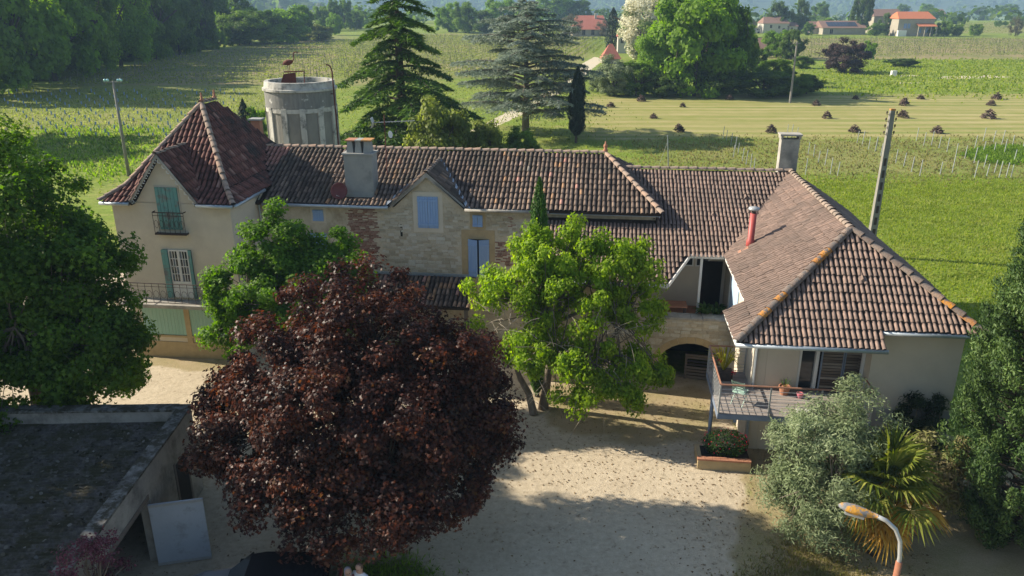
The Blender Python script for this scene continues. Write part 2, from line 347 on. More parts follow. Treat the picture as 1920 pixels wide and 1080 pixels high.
M_plaster = mat('cream_plaster', (.64,.575,.46), (.57,.51,.41), scale=1.2, rough=.95, bump=.15, bscale=60, dirt=(.48,.42,.33), dscale=.35, dlo=.5, dhi=.75)
M_plaster2 = mat('wing_plaster', (.60,.53,.425), (.55,.485,.39), scale=1.5, rough=.95, bump=.12, bscale=60, dirt=(.48,.42,.335), dscale=.3, dlo=.5, dhi=.8)
M_wallstone = mat('lime_mortar', (.57,.505,.39), (.48,.415,.305), scale=4.5, rough=.97, bump=.9, bscale=14, dirt=(.34,.285,.20), dscale=1.1, dlo=.48, dhi=.68)
M_stone = mat('limestone', None, attr=True, scale=9, rough=.95, bump=.6, bscale=25, ramp=[(0, (.42,.365,.27)), (.4, (.54,.485,.375)), (.8, (.60,.555,.45)), (1, (.64,.61,.53))])
M_ochre = mat('ochre_stone', (.46,.355,.20), (.38,.29,.165), scale=3, rough=.95, bump=.3, bscale=30)
M_brick = mat('old_brick', None, attr=True, scale=12, rough=.95, bump=.3, ramp=[(0, (.20,.10,.075)), (.5, (.30,.15,.11)), (.85, (.36,.21,.16)), (1, (.42,.33,.26))])
M_blue = mat('blue_shutter_paint', (.235,.36,.60), (.29,.42,.64), scale=2.5, rough=.6, stretch=(6, 6, .6))
M_teal = mat('weathered_teal_paint', (.10,.27,.255), (.17,.34,.31), scale=2, rough=.7, stretch=(7, 7, .5), dirt=(.17,.155,.15), dscale=2.2, dlo=.5, dhi=.62)
M_mint = mat('pale_green_board', (.26,.45,.37), (.34,.51,.43), scale=2, rough=.7, stretch=(7, 7, .5))
M_white = mat('white_paint', (.72,.71,.67), (.66,.65,.62), rough=.5)
M_zinc = mat('zinc_gutter', (.35,.40,.44), (.45,.49,.52), scale=4, rough=.45, metal=.5)
M_iron = mat('dark_iron', (.035,.03,.03), (.07,.045,.035), scale=8, rough=.7)
M_glass = mat('window_glass', (.02,.025,.03), (.03,.035,.04), rough=.08, spec=.8)
M_curtain = mat('net_curtain', (.17,.19,.22), (.12,.14,.16), scale=6, rough=.9, stretch=(8, 8, .5))
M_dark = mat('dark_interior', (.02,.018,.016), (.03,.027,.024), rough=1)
M_cement = mat('cement_render', (.25,.255,.245), (.31,.31,.29), scale=2.2, rough=.95, bump=.25, bscale=20, dirt=(.17,.175,.17), dscale=.9)
M_concrete = mat('aged_concrete', (.33,.31,.27), (.42,.39,.34), scale=2.5, rough=.95, bump=.4, bscale=20, dirt=(.19,.18,.165), dscale=.9, dlo=.45, dhi=.65)
M_orange = mat('orange_lichen_slab', (.5,.22,.04), (.3,.2,.12), scale=12, rough=.95)
M_steel = mat('blue_grey_steel', (.15,.19,.26), (.19,.23,.30), rough=.5)
M_greysteel = mat('grey_steel', (.36,.37,.37), (.42,.43,.43), rough=.45, metal=.3)
M_deck = mat('weathered_deck', None, attr=True, scale=5, rough=.9, stretch=(.5, 6, 6), ramp=[(0, (.22,.19,.17)), (1, (.34,.30,.275))])
M_slat = mat('weathered_slat', None, attr=True, scale=5, rough=.9, stretch=(.4, 6, 6), ramp=[(0, (.075,.055,.045)), (.5, (.15,.12,.095)), (1, (.30,.265,.225))])
M_rail = mat('brown_handrail', (.33,.17,.11), (.28,.14,.09), rough=.6)
M_wood = mat('old_grey_wood', (.19,.165,.14), (.12,.10,.085), scale=3, rough=.95, stretch=(1, 8, 8))
M_terra = mat('terracotta', (.42,.20,.12), (.36,.165,.10), rough=.85)
M_redpipe = mat('red_enamel', (.42,.085,.075), (.36,.075,.065), scale=1, rough=.45)

# ------------------------------------------------------------------ tiles
def tile_geo(w, l, h, seg=5, lift=.035):
    v = []; f = []
    for t, (y, k, dz) in enumerate(((-.06, 1.0, lift), (l * 1.06, .82, 0.0))):
        for i in range(seg + 1):
            a = math.pi * i / seg; v.append((-math.cos(a) * w * .5 * k, y, math.sin(a) * h * k + dz))
    for i in range(seg): f.append((i, i+1, seg+2+i, seg+1+i))
    return v, f
class Roof:
    """collects the tiles of one house; the 300 that show largest become parts, the others one stuff part"""
    def __init__(s, root, m, pu, pv, h, rndf=None): s.root, s.m, s.pu, s.pv, s.h = root, m, pu, pv, h; s.t = []; s.rndf = rndf or (lambda p: random.random())
    def plane(s, o, U, V, ulen, vlen, test, vstart=0.0):
        o, U, V = Vector(o), Vector(U).normalized(), Vector(V).normalized(); Nn = U.cross(V)
        nu = int(ulen / s.pu) + 1; nv = int(math.ceil(vlen / s.pv))
        for j in range(nv):
            for i in range(nu):
                vv = vstart + j * s.pv
                p = o + U * ((i + .5) * s.pu) + V * vv; c = p + V * s.pv * .5
                if vv + s.pv * .4 > vlen or not test(c.x, c.y, c.z): continue
                jt = Vector((random.uniform(-.012,.012), random.uniform(-.025,.02), random.uniform(0,.016) + .02*math.sin(c.x*1.1 + c.y*.7)))
                w = l2w(c.x, c.y, c.z); view = (Vector((0,0,HC)) - w); d = view.length
                nw = Vector((Nn.x * HC_ + Nn.y * HS_, -Nn.x * HS_ + Nn.y * HC_, Nn.z))
                s.t.append((max(0.0, nw.dot(view.normalized())) / d / d, p + U * jt.x + V * jt.y + Nn * jt.z, U, V, Nn, s.rndf(c)))
    def finish(s, n_obj=300, name='roof_tile'):
        s.t.sort(key=lambda q: -q[0]); tv, tf = tile_geo(s.pu * .8, s.pv, s.h)
        NV = 12; var = []
        for k in range(NV):
            me = bpy.data.meshes.new(name); me.from_pydata(tv, [], tf); me.polygons.foreach_set('use_smooth', [True] * len(tf))
            at = me.attributes.new('rnd', 'FLOAT', 'FACE'); at.data.foreach_set('value', [(k + .5) / NV] * len(tf)); me.materials.append(s.m); var.append(me)
        for (_, p, U, V, Nn, r) in s.t[:n_obj]:
            o = link(name, var[min(NV - 1, int(r * NV))], s.root)
            tw = random.gauss(0, .03); U2 = (U + V * tw).normalized(); V2 = Nn.cross(U2)
            o.matrix_local = Matrix(((U2.x, V2.x, Nn.x, p.x), (U2.y, V2.y, Nn.y, p.y), (U2.z, V2.z, Nn.z, p.z), (0,0,0,1)))
        rest = s.t[n_obj:]
        if rest:
            A = lambda k: np.array([q[k][:] for q in rest])
            tw = rng.normal(0, .03, (len(rest), 1)); U0, V0, N0 = A(2), A(3), A(4); U2 = unit(U0 + V0 * tw); V2 = np.cross(N0, U2)
            o = soup(name + 's_beyond', A(1), U2, V2, N0, 1.0, tv, tf, s.m, s.root, rnd=np.array([q[5] for q in rest]), smooth=True); tag(o, kind='stuff')
def slab(root, polys, name='roof', th=.1, m=None, lower=0.0):
    b = MB()
    for p in polys: b.prism([(x, y, z - lower) for x, y, z in p][::-1], (0, 0, -th))
    return b.build(name, m or M_under, root)
def ridge_line(root, p0, p1, r=.13, ln=.38, m=None, rr=(0, 1), name='ridge_tile'):
    p0, p1 = Vector(p0), Vector(p1); d = p1 - p0; n = max(1, round(d.length / ln)); V = d.normalized(); U = V.cross(Vector((0,0,1))).normalized(); Nn = U.cross(V)
    tv, tf = tile_geo(r * 2, d.length / n, r * .85, seg=6, lift=.03)
    for i in range(n):
        b = MB(); b.rv = random.uniform(*rr); b.add(tv, tf); o = b.build(name, m or M_ridge, root, smooth=True, attr=True)
        p = p0 + V * (d.length / n * i) + Vector((0, 0, random.uniform(-.01, .015)))
        o.matrix_local = Matrix(((U.x, V.x, Nn.x, p.x), (U.y, V.y, Nn.y, p.y), (U.z, V.z, Nn.z, p.z), (0,0,0,1)))
    # mortar bed under the caps
    return n
def gutter(root, p0, p1, r=.075, m=None):
    return MB().tube([p0, p1], r, 8).build('gutter', m or M_zinc, root, smooth=True)
def shutter(root, a0, a1, b, z0, z1, m, nplank=4, th=.04, rails=True, name='shutter'):
    """closed leaf lying in the plane of the front wall, with planks (sub-parts) and two rails"""
    e = MB().box(a0, b - .012, z0, a1, b, z1).build(name, m, root)
    w = (a1 - a0) / nplank
    for i in range(nplank):
        MB().box(a0 + w*i + .006, b - th + random.uniform(-.003,.003), z0, a0 + w*(i+1) - .006, b - .0125, z1).build('plank', m, e)
    if rails:
        for z in (z0 + (z1-z0)*.12, z1 - (z1-z0)*.12): MB().box(a0, b - th - .03, z - .05, a1, b - th - .004, z + .05).build('rail', m, e)
    return e

# ------------------------------------------------------------------ tower house
TA0, TA1, TB = -1.7, 3.45, 8.6
tower = house_root('tower_house', 'tall cream tower house with steep dark red hipped tile roof, left end of the farm')
TEA0, TEA1, TEB0, TEZ, TAP, TRB, TRZ = -1.98, 3.75, -.3, 7.1, .9, 3.7, 10.6     # eaves, apex
TD = TRB - TEB0; TKD, TKZ = .95, 7.6                                            # flare: run and height
def tprof(d): return TEZ + (TKZ - TEZ) * d / TKD if d < TKD else TKZ + (TRZ - TKZ) * (d - TKD) / (TD - TKD)
HW_R, HW_L = TEA1 - TAP, TAP - TEA0
TEB1 = 5.0 + TD
def troof_z(a, b):
    d = min(b - TEB0, TEB1 - b, (TEA1 - a) * TD / HW_R, (a - TEA0) * TD / HW_L)
    return tprof(min(d, TD)) if d > 0 else -1
MK = (8.3 - 6.54) / 3.8
def main_z(a, b): return 6.54 + MK * (b - 2.4)
MB().box(TA0, 0, -.05, TA1, TB, 7.05).build('wall', M_plaster, tower)
MB().box(TA0 - .02, -.03, -.06, TA1 + .02, -.001, .75).build('plinth', M_ochre, tower)
# roof shell (two-slope hip)
def thip(d): return [(TEA0 + HW_L * d / TD, TEB0 + d), (TEA1 - HW_R * d / TD, TEB0 + d), (TEA1 - HW_R * d / TD, TEB1 - d), (TEA0 + HW_L * d / TD, TEB1 - d)]
rb = MB(); lv = [[(x, y, tprof(d) - .02) for x, y in thip(d)] for d in (0, TKD, TD - .001)]
DA, DH, DZ0, DZ1 = .74, 1.36, 7.12, 8.95
for q in range(2):
    for k in range(4):
        if q == 0 and k == 0:            # front eave is interrupted by the dormer
            A_, B_, C_, D_ = lv[0][0], lv[0][1], lv[1][1], lv[1][0]; zt = tprof(.34) - .02
            rb.add([A_, (DA-DH, TEB0, A_[2]), (DA-DH, C_[1], C_[2]), D_], [(0,1,2,3)]); rb.add([(DA+DH, TEB0, A_[2]), B_, C_, (DA+DH, C_[1], C_[2])], [(0,1,2,3)]); rb.add([(DA-DH, TEB0+.34, zt), (DA+DH, TEB0+.34, zt), (DA+DH, C_[1], C_[2]), (DA-DH, C_[1], C_[2])], [(0,1,2,3)])
            continue
        rb.add([lv[q][k], lv[q][(k+1) % 4], lv[q+1][(k+1) % 4], lv[q+1][k]], [(0,1,2,3)])
zb = lv[0][0][2] - .1
rb.add([(TEA0, TEB0, zb), (DA-DH, TEB0, zb), (DA-DH, .05, zb), (TEA0, .05, zb)], [(3,2,1,0)]); rb.add([(DA+DH, TEB0, zb), (TEA1, TEB0, zb), (TEA1, .05, zb), (DA+DH, .05, zb)], [(3,2,1,0)]); rb.add([(TEA1, .05, zb), (TEA1, TEB1, zb), (3.3, TEB1, zb), (3.3, .05, zb)], [(3,2,1,0)]); rb.add([(TEA0, .05, zb), (-1.5, .05, zb), (-1.5, TEB1, zb), (TEA0, TEB1, zb)], [(3,2,1,0)])
for x0, x1 in ((TEA0, DA-DH), (DA+DH, TEA1)): rb.add([(x0, TEB0, zb), (x1, TEB0, zb), (x1, TEB0, zb+.1), (x0, TEB0, zb+.1)], [(0,1,2,3)])
for k in (1, 2, 3): rb.add([lv[0][k], lv[0][(k+1) % 4], tuple(np.subtract(lv[0][(k+1) % 4], (0,0,.1))), tuple(np.subtract(lv[0][k], (0,0,.1)))], [(3,2,1,0)])
rb.build('roof', M_under, tower)
# dormer of the tower: gable wall flush with the front wall
DK = (DZ1 - DZ0) / DH
def tdorm_z(a): return DZ1 + .12 - DK * abs(a - DA)
def tdorm_back(z):   # b where the front slope reaches z
    d = TKD + (z - TKZ) * (TD - TKD) / (TRZ - TKZ) if z > TKZ else (z - TEZ) * TKD / (TKZ - TEZ)
    return TEB0 + max(d, 0)
tr = Roof(tower, M_tile_tower, .21, .36, .075, lambda c: min(.99, max(0, random.gauss(.5, .22))))
c0, s0 = TKD, TKZ - TEZ; l0 = math.hypot(c0, s0); c1, s1 = TD - TKD, TRZ - TKZ; l1 = math.hypot(c1, s1)
def tfront(a, b, z):
    d = b - TEB0
    return TEA0 + HW_L*d/TD + .02 < a < TEA1 - HW_R*d/TD - .02 and z > tdorm_z(a) and not (abs(a - DA) < DH + .1 and b < .1)
tr.plane((TEA0, TEB0, TEZ), (1,0,0), (0, c0, s0), TEA1 - TEA0, l0, tfront)
tr.plane((TEA0, TEB0 + TKD, TKZ), (1,0,0), (0, c1, s1), TEA1 - TEA0, l1, tfront)
def tright(a, b, z):
    d = (TEA1 - a) * TD / HW_R
    return TEB0 + d < b < TEB1 - d and (b < 2.3 or z > main_z(a, b) or b > 10)
cr = HW_R / TD
tr.plane((TEA1, TEB0, TEZ), (0,1,0), (-c0*cr, 0, s0), TEB1 - TEB0, math.hypot(c0*cr, s0), tright)
tr.plane((TEA1 - TKD*cr, TEB0, TKZ), (0,1,0), (-c1*cr, 0, s1), TEB1 - TEB0, math.hypot(c1*cr, s1), tright)
cl = HW_L / TD
tr.plane((TEA0, TEB1, TEZ), (0,-1,0), (c0*cl, 0, s0), TEB1 - TEB0, math.hypot(c0*cl, s0), lambda a, b, z: TEB0 + (a-TEA0)*TD/HW_L < b < TEB1 - (a-TEA0)*TD/HW_L)
tr.plane((TEA0 + TKD*cl, TEB1, TKZ), (0,-1,0), (c1*cl, 0, s1), TEB1 - TEB0, math.hypot(c1*cl, s1), lambda a, b, z: TEB0 + (a-TEA0)*TD/HW_L < b < TEB1 - (a-TEA0)*TD/HW_L)
# dormer body and roof
db = MB()
bk = tdorm_back(DZ1)
db.add([(DA-DH, 0, DZ0-.1), (DA+DH, 0, DZ0-.1), (DA, 0, DZ1), (DA-DH, 0.6, DZ0-.1), (DA+DH, 0.6, DZ0-.1), (DA, bk, DZ1)], [(0,1,2), (0,2,5,3), (1,4,5,2)])
dormer = db.build('dormer', M_plaster, tower)
for sgn in (-1, 1):
    n_ov = -.26; e = DH + .12
    pr = [(DA, n_ov, DZ1 + .12), (DA + sgn*e, n_ov, DZ1 + .12 - DK*e), (DA + sgn*e, tdorm_back(DZ1 + .12 - DK*e) + .1, DZ1 + .12 - DK*e), (DA, tdorm_back(DZ1+.12) + .1, DZ1 + .12)]
    slab(dormer, [pr if sgn < 0 else pr[::-1]], 'dormer_roof', .07)
    MB().prism([(DA, n_ov - .02, DZ1 + .16), (DA + sgn*(e+.02), n_ov - .02, DZ1 + .16 - DK*(e+.02)), (DA + sgn*(e+.02), n_ov - .02, DZ1 - DK*(e+.02)), (DA, n_ov - .02, DZ1)][::sgn], (0, .035, 0)).build('barge_board', M_concrete, dormer)
    # scalloped fretwork under the barge board
    b = MB()
    for i in range(9):
        t = (i + .6) / 9.4; ca, cz = DA + sgn*e*t, DZ1 + .02 - DK*e*t
        b.tube([(ca + .075*math.cos(q), n_ov + .005, cz - .03 + .075*math.sin(q)) for q in np.linspace(0, 5.2, 8)], .018, 4)
    b.build('fretwork', M_white, dormer)
    U, V = ((0,1,0), (-1, 0, DK)) if sgn > 0 else ((0,-1,0), (1, 0, DK))
    ln = e * math.hypot(1, DK)
    tr.plane((DA + sgn*e, n_ov if sgn > 0 else 2.4, DZ1 + .12 - DK*e), U, V, 2.4 - n_ov, ln, lambda a, b, z: n_ov < b < tdorm_back(z) + .05)
ridge_line(dormer, (DA, -.28, DZ1 + .16), (DA, tdorm_back(DZ1 + .16), DZ1 + .16), .1, .36, rr=(0, .3))
tr.finish()
hipz = .03
for k in (0, 1):
    pts = [(*thip(d)[k], tprof(d) + hipz) for d in (0, TKD, TD)]
    ridge_line(tower, pts[0], pts[1], .13, .36, rr=(.2, 1)); ridge_line(tower, pts[1], pts[2], .13, .36, rr=(.2, 1))
ridge_line(tower, (TAP, TRB, TRZ + .03), (TAP, 5.0, TRZ + .03), .13, .36, rr=(0, .4))
for b in (TRB + .05, 4.95): MB().lathe([(.09,0),(.1,.06),(.05,.1),(.06,.2),(.03,.26),(.045,.32),(0,.38)], (TAP, b, TRZ + .12), 10).build('finial', M_terra, tower, smooth=True)
gutter(tower, (DA + DH + .1, TEB0 - .07, TEZ - .06), (TEA1, TEB0 - .07, TEZ - .06)); gutter(tower, (TEA0, TEB0 - .07, TEZ - .06), (DA - DH - .1, TEB0 - .07, TEZ - .06))
gutter(tower, (TEA1 + .06, TEB0, TEZ - .06), (TEA1 + .06, 2.7, TEZ - .06))
MB().tube([(TEA1 + .02, 2.55, TEZ - .1), (3.52, 2.6, 6.6), (3.54, 2.6, 6.0), (3.54, 2.66, .2)], .045, 6).build('downpipe', M_zinc, tower)
# rear chimney cap seen over the right slope
MB().box(.95, 8.3, 7.2, 1.4, 8.7, 9.22).build('rear_chimney', M_terra, tower); MB().box(.85, 8.2, 9.222, 1.5, 8.8, 9.3).build('chimney_cap', M_cement, tower)
# openings of the tower front
def rect(px0, py0, px1, py1, b):
    a0, z1 = lb(px0, py0, b); a1, _ = lb(px1, py0, b); _, z0 = lb((px0+px1)/2, py1, b); return a0, a1, z0, z1
# attic door: closed teal shutters with ironwork balconet
s1_ = MB().box(.26, -.02, 5.9, 1.34, .001, 7.75).build('attic_door_frame', M_plaster2, tower)
for i in range(2):
    shutter(tower, .32 + i*.49, .79 + i*.49, -.021, 5.92, 7.7, M_teal, 3, rails=False)
def balconet(root, a0, a1, b0, z0, z1, n, name='balcony_railing'):
    r = MB().tube([(a0, 0, z1), (a0, b0, z1), (a1, b0, z1), (a1, 0, z1)], .022, 5).build(name, M_iron, root)
    m = MB().tube([(a0, 0, z0), (a0, b0, z0), (a1, b0, z0), (a1, 0, z0)], .018, 5); m.tube([(a0, b0, z1 - .14), (a1, b0, z1 - .14)], .012, 4); m.build('lower_rail', M_iron, r)
    for i in range(n + 1):
        x = a0 + (a1 - a0) * i / n; MB().tube([(x, b0, z0), (x, b0, z1)], .012, 4).build('baluster', M_iron, r)
        if i < n:
            w = (a1-a0)/n; b = MB(); b.tube([(x + w/2 + w*.38*math.cos(q), b0, (z0+z1)/2 - .05 + .17*math.sin(q)) for q in np.linspace(0, 2*math.pi, 9)], .009, 4); b.build('scroll', M_iron, r)
    return r
balconet(tower, .16, 1.5, -.22, 5.78, 6.68, 6)
MB().box(.14, -.24, 5.72, 1.52, .0, 5.765).build('balconet_sill', M_iron, tower)
# French window on the first floor
fa0, fa1, fz0, fz1 = .2, 1.5, 2.86, 5.02
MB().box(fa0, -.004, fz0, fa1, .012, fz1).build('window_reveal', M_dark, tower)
MB().box(fa0 - .01, -.09, fz0, fa0 + .26, -.03, fz1).build('shutter', M_teal, tower); MB().box(fa1 - .12, -.09, fz0, fa1, -.03, fz1).build('shutter', M_teal, tower)
for s_ in range(2):
    x0 = fa0 + .28 + s_ * .44; w = MB(); x1 = x0 + .43
    w.box(x0, -.05, fz0 + .02, x0 + .05, -.01, fz1); w.box(x1 - .05, -.05, fz0 + .02, x1, -.01, fz1); w.box(x0 + .05, -.05, fz0 + .02, x1 - .05, -.01, fz0 + .75); w.box(x0 + .05, -.05, fz1 - .06, x1 - .05, -.01, fz1)
    w = w.build('window', M_white, tower)
    MB().box(x0 + .05, -.016, fz0 + .75, x1 - .05, -.012, fz1 - .06).build('net_curtain', M_curtain, w)
    for i in range(3):
        for j in range(4):
            pw, ph = (x1 - x0 - .1) / 3, (fz1 - .06 - fz0 - .75) / 4
            MB().box(x0 + .05 + i*pw + .012, -.027, fz0 + .75 + j*ph + .012, x0 + .05 + (i+1)*pw - .012, -.022, fz0 + .75 + (j+1)*ph - .012).build('pane', M_glass if (i + j) % 3 else M_curtain, w)
    g_ = MB()
    for i in range(1, 3): xx = x0 + .05 + i*(x1-x0-.1)/3; g_.box(xx - .012, -.045, fz0 + .75, xx + .012, -.0275, fz1 - .06)
    for j in range(1, 4): zz = fz0 + .75 + j*(fz1-.06-fz0-.75)/4; g_.box(x0 + .05, -.0448, zz - .012, x1 - .05, -.0277, zz + .012)
    g_.build('glazing_bar', M_white, w)
# first floor balcony
MB().box(-1.7, -.75, 2.62, 2.45, 0, 2.76).build('balcony_slab', M_concrete, tower)
br = balconet(tower, -1.66, 2.4, -.7, 2.86, 3.72, 13)
# ground floor: pale green boarded doors between ochre piers
for (x0, x1) in ((-1.15, .78), (1.02, 2.75)):
    e = MB().box(x0, -.04, 1.1, x1, .001, 2.58).build('garage_door', M_mint, tower); n = 12
    for i in range(n):
        w = (x1-x0)/n; MB().box(x0 + w*i + .004, -.06, 1.1, x0 + w*(i+1) - .004, -.0405, 2.58).build('board', M_mint, e)
MB().box(.78, -.09, .75, 1.02, .001, 2.6).build('pier', M_ochre, tower)
MB().box(-1.3, -.1, 1.0, 2.9, .002, 1.09).build('sill', M_ochre, tower)

# ------------------------------------------------------------------ stone farmhouse (main range)
farm = house_root('stone_farmhouse', 'long stone farmhouse with blue shutters and mottled brown canal tile roof, between tower and wing')
FB = 2.8
MB().box(TA1 + .005, FB, -.05, 16.5, 9.6, 6.42).build('wall', M_wallstone, farm)
MB().box(16.505, FB + .01, -.05, 20.9, 9.59, 6.4).build('wall', M_wallstone, farm)
RE, RB_, RZ, EB, EZ = 18.68, 6.2, 8.3, 2.4, 6.54
GA, GH, GZ0, GZ1 = 11.12, 1.58, 6.5, 7.86          # stone gable dormer
GK = (GZ1 - GZ0) / GH
def gdorm_z(a): return GZ1 + .12 - GK * abs(a - GA)
HK = (21.08 - RE) / (RB_ - EB)
def main_in(a, b): return a < 21.08 - (b - EB) * HK
def gback(z): return EB + (z - EZ) / MK
zc = gdorm_z(GA + GH + .15)
slab(farm, [[(2.4, EB, EZ), (GA-GH-.1, EB, EZ), (GA-GH-.1, RB_, RZ), (2.4, RB_, RZ)][::-1], [(GA+GH+.1, EB, EZ), (21.08, EB, EZ), (RE, RB_, RZ), (GA+GH+.1, RB_, RZ)][::-1],
            [(GA-GH-.1, FB+.25, main_z(0, FB+.25)), (GA+GH+.1, FB+.25, main_z(0, FB+.25)), (GA+GH+.1, RB_, RZ), (GA-GH-.1, RB_, RZ)][::-1],
            [(2.4, RB_, RZ), (RE, RB_, RZ), (21.08, 10.0, EZ), (2.4, 10.0, EZ)][::-1], [(21.08, EB, EZ), (21.08, 10, EZ), (RE, RB_, RZ)][::-1]], 'roof', .1)
CHA0, CHA1, CHB0, CHB1 = 7.42, 8.68, 2.95, 3.75      # chimney
fr = Roof(farm, M_tile_main, .2, .38, .08, lambda c: .95 if (c.x < 3.75 - .25*(8.2-c.z) and c.z > 7.45) else min(.999, max(0, random.gauss(.44, .19) + .14 * math.sin(c.x * .9))))
def fmain(a, b, z):
    if not main_in(a, b) or z < troof_z(a, b) + .02: return False
    if abs(a - GA) < GH + .12 and (z < gdorm_z(a) or b < FB): return False
    return not (CHA0 < a < CHA1 and CHB0 - .05 < b < CHB1)
LSL = math.hypot(RB_ - EB, RZ - EZ)
fr.plane((2.4, EB, EZ), (1,0,0), (0, RB_-EB, RZ-EZ), 18.7, LSL, fmain)
fr.plane((21.08, EB, EZ), (0,1,0), (-(21.08-RE), 0, RZ-EZ), 7.6, math.hypot(21.08-RE, RZ-EZ), lambda a, b, z: EB + (21.08-a)/HK < b < 10 - (21.08-a)/HK and (z > 7.6 - .402*abs(6.4-b)))
# gable dormer
b = MB(); bk = gback(GZ1)
b.add([(GA-GH, FB - .002, GZ0-.15), (GA+GH, FB - .002, GZ0-.15), (GA, FB - .002, GZ1), (GA-GH, FB+.5, GZ0-.15), (GA+GH, FB+.5, GZ0-.15), (GA, bk, GZ1)], [(0,1,2), (0,2,5,3), (1,4,5,2)])
gdorm = b.build('dormer', M_wallstone, farm)
for sgn in (-1, 1):
    e = GH + .15; n0 = FB - .22
    pr = [(GA, n0, GZ1 + .12), (GA + sgn*e, n0, gdorm_z(GA+e)), (GA + sgn*e, gback(gdorm_z(GA+e)) + .1, gdorm_z(GA+e)), (GA, gback(GZ1+.12) + .1, GZ1 + .12)]
    slab(gdorm, [pr if sgn < 0 else pr[::-1]], 'dormer_roof', .07)
    MB().prism([(GA, n0 - .02, GZ1 + .15), (GA + sgn*e, n0 - .02, gdorm_z(GA+e) + .03), (GA + sgn*e, n0 - .02, gdorm_z(GA+e) - .16), (GA, n0 - .02, GZ1 - .05)][::sgn], (0, .03, 0)).build('barge_board', M_concrete, gdorm)
    U, V = ((0,1,0), (-1, 0, GK)) if sgn > 0 else ((0,-1,0), (1, 0, GK))
    fr.plane((GA + sgn*e, n0 if sgn > 0 else 6.4, gdorm_z(GA+e)), U, V, 6.4 - n0, e*math.hypot(1, GK), lambda a, b, z: n0 < b < gback(z) + .05)
    # zinc valley
    MB().prism([(GA + sgn*(e+.02), EB - .05, EZ + .03), (GA + sgn*(e+.18), EB - .05, EZ + .03), (GA + sgn*.12, gback(GZ1+.12), GZ1 + .17), (GA, gback(GZ1+.12), GZ1+.16)][::sgn], (0,0,.015)).build('valley', M_zinc, gdorm)
ridge_line(gdorm, (GA, FB - .24, GZ1 + .15), (GA, gback(GZ1+.15), GZ1 + .15), .11, .36, rr=(0, .4))
fr.finish()
ridge_line(farm, (RE, RB_, RZ + .04), (2.5, RB_, RZ + .04), .12, .42, rr=(.3, 1))
ridge_line(farm, (21.1, EB - .05, EZ + .06), (RE, RB_, RZ + .06), .13, .42, rr=(.5, 1))
MB().lathe([(.1,0),(.12,.08),(.06,.12),(.1,.22),(.09,.3),(.03,.36),(.04,.42),(0,.47)], (RE, RB_, RZ + .12), 10).build('finial', M_terra, farm, smooth=True)
gutter(farm, (3.8, EB - .08, EZ - .05), (GA - GH - .1, EB - .08, EZ - .05)); gutter(farm, (GA + GH + .1, EB - .08, EZ - .05), (16.4, EB - .08, EZ - .05), m=M_concrete)
MB().box(16.4, EB - .03, EZ - .13, 21.05, EB + .3, EZ - .105).build('eave_soffit', M_zinc, farm)
# chimney with three slab pots
ch = MB().box(CHA0, CHB0, 6.5, CHA1, CHB1, 8.62).build('chimney', M_cement, farm)
MB().box(CHA0 - .06, CHB0 - .06, 8.622, CHA1 + .06, CHB1 + .06, 8.70).build('chimney_cap', M_cement, ch)
MB().box(CHA0 + .0, CHB0 - .03, 6.55, CHA1, CHB0 - .001, 6.92).build('chimney_foot', M_cement, ch)
for i in range(3):
    x = CHA0 + .12 + i * .37
    q = MB(); q.add([(x, 3.05, 8.702), (x + .3, 3.05, 8.702), (x + .3, 3.65, 8.702), (x, 3.65, 8.702), (x + .05, 3.1, 9.2), (x + .25, 3.1, 9.2), (x + .25, 3.6, 9.2), (x + .05, 3.6, 9.2)], [(0,1,5,4),(1,2,6,5),(2,3,7,6),(3,0,4,7),(4,5,6,7)])
    q.build('chimney_pot', M_cement, ch)
for i, (x0, x1) in enumerate(((7.5, 7.92), (7.94, 8.22), (8.2, 8.66))): MB().box(x0, 3.02, 9.202 + .003*i, x1, 3.66, 9.25 + .005*i).build('pot_slab', (M_terra, M_cement, M_orange)[i], ch)
# shutters and openings of the farmhouse front
def win(px0, py0, px1, py1, leaves=2, surround=M_ochre, sw=.14, npl=4):
    a0, a1, z0, z1 = rect(px0, py0, px1, py1, FB)
    MB().box(a0 - sw, FB - .015, z0 - sw, a1 + sw, FB + .004, z1 + sw).build('stone_surround', surround, farm)
    for i in range(leaves): w = (a1-a0)/leaves; shutter(farm, a0 + w*i + .006, a0 + w*(i+1) - .006, FB - .018, z0, z1, M_blue, npl)
    return a0, a1, z0, z1
W1 = win(782, 368, 821, 427, 2, M_plaster, .2); W2 = win(886, 403, 905, 425, 2, M_ochre, .12, 2); W3 = win(586, 393, 606, 414, 1, M_plaster, .1, 3)
a0, a1, z0, z1 = rect(878, 448, 917, 517, FB)
MB().box(a0 - .3, FB - .015, z0 - .05, a1 + .25, FB + .004, z1 + .42).build('stone_surround', M_ochre, farm)
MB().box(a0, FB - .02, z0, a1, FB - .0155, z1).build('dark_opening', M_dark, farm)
for hx, ang in ((a0, 24), (a1, -20)):        # half open leaves
    ln = (a1 - a0) / 2 * 1.0; d = Vector((math.cos(R(ang)), -math.sin(R(abs(ang))), 0)) if hx == a0 else Vector((-math.cos(R(ang)), -math.sin(R(abs(ang))), 0))
    n = Vector((-d.y, d.x, 0)); e = None
    for i in range(5):
        c = Vector((hx, FB - .03, (z0+z1)/2)) + d * (ln * (i + .5) / 5)
        q = MB().obox(c, d * (ln/10 - .004), n * .018, (0, 0, (z1-z0)/2))
        if e is None: e = q.build('shutter', M_blue, farm)
        else: q.build('plank', M_blue, e)
    for zz in (z0 + .25, z1 - .25):
        MB().obox(Vector((hx, FB - .03, zz)) + d*ln/2 + n * (-.03 if hx == a0 else .03), d * ln/2 * .98, n * .012, (0,0,.04)).build('rail', M_blue, e)
DOOR = (a0, a1, z0, z1)
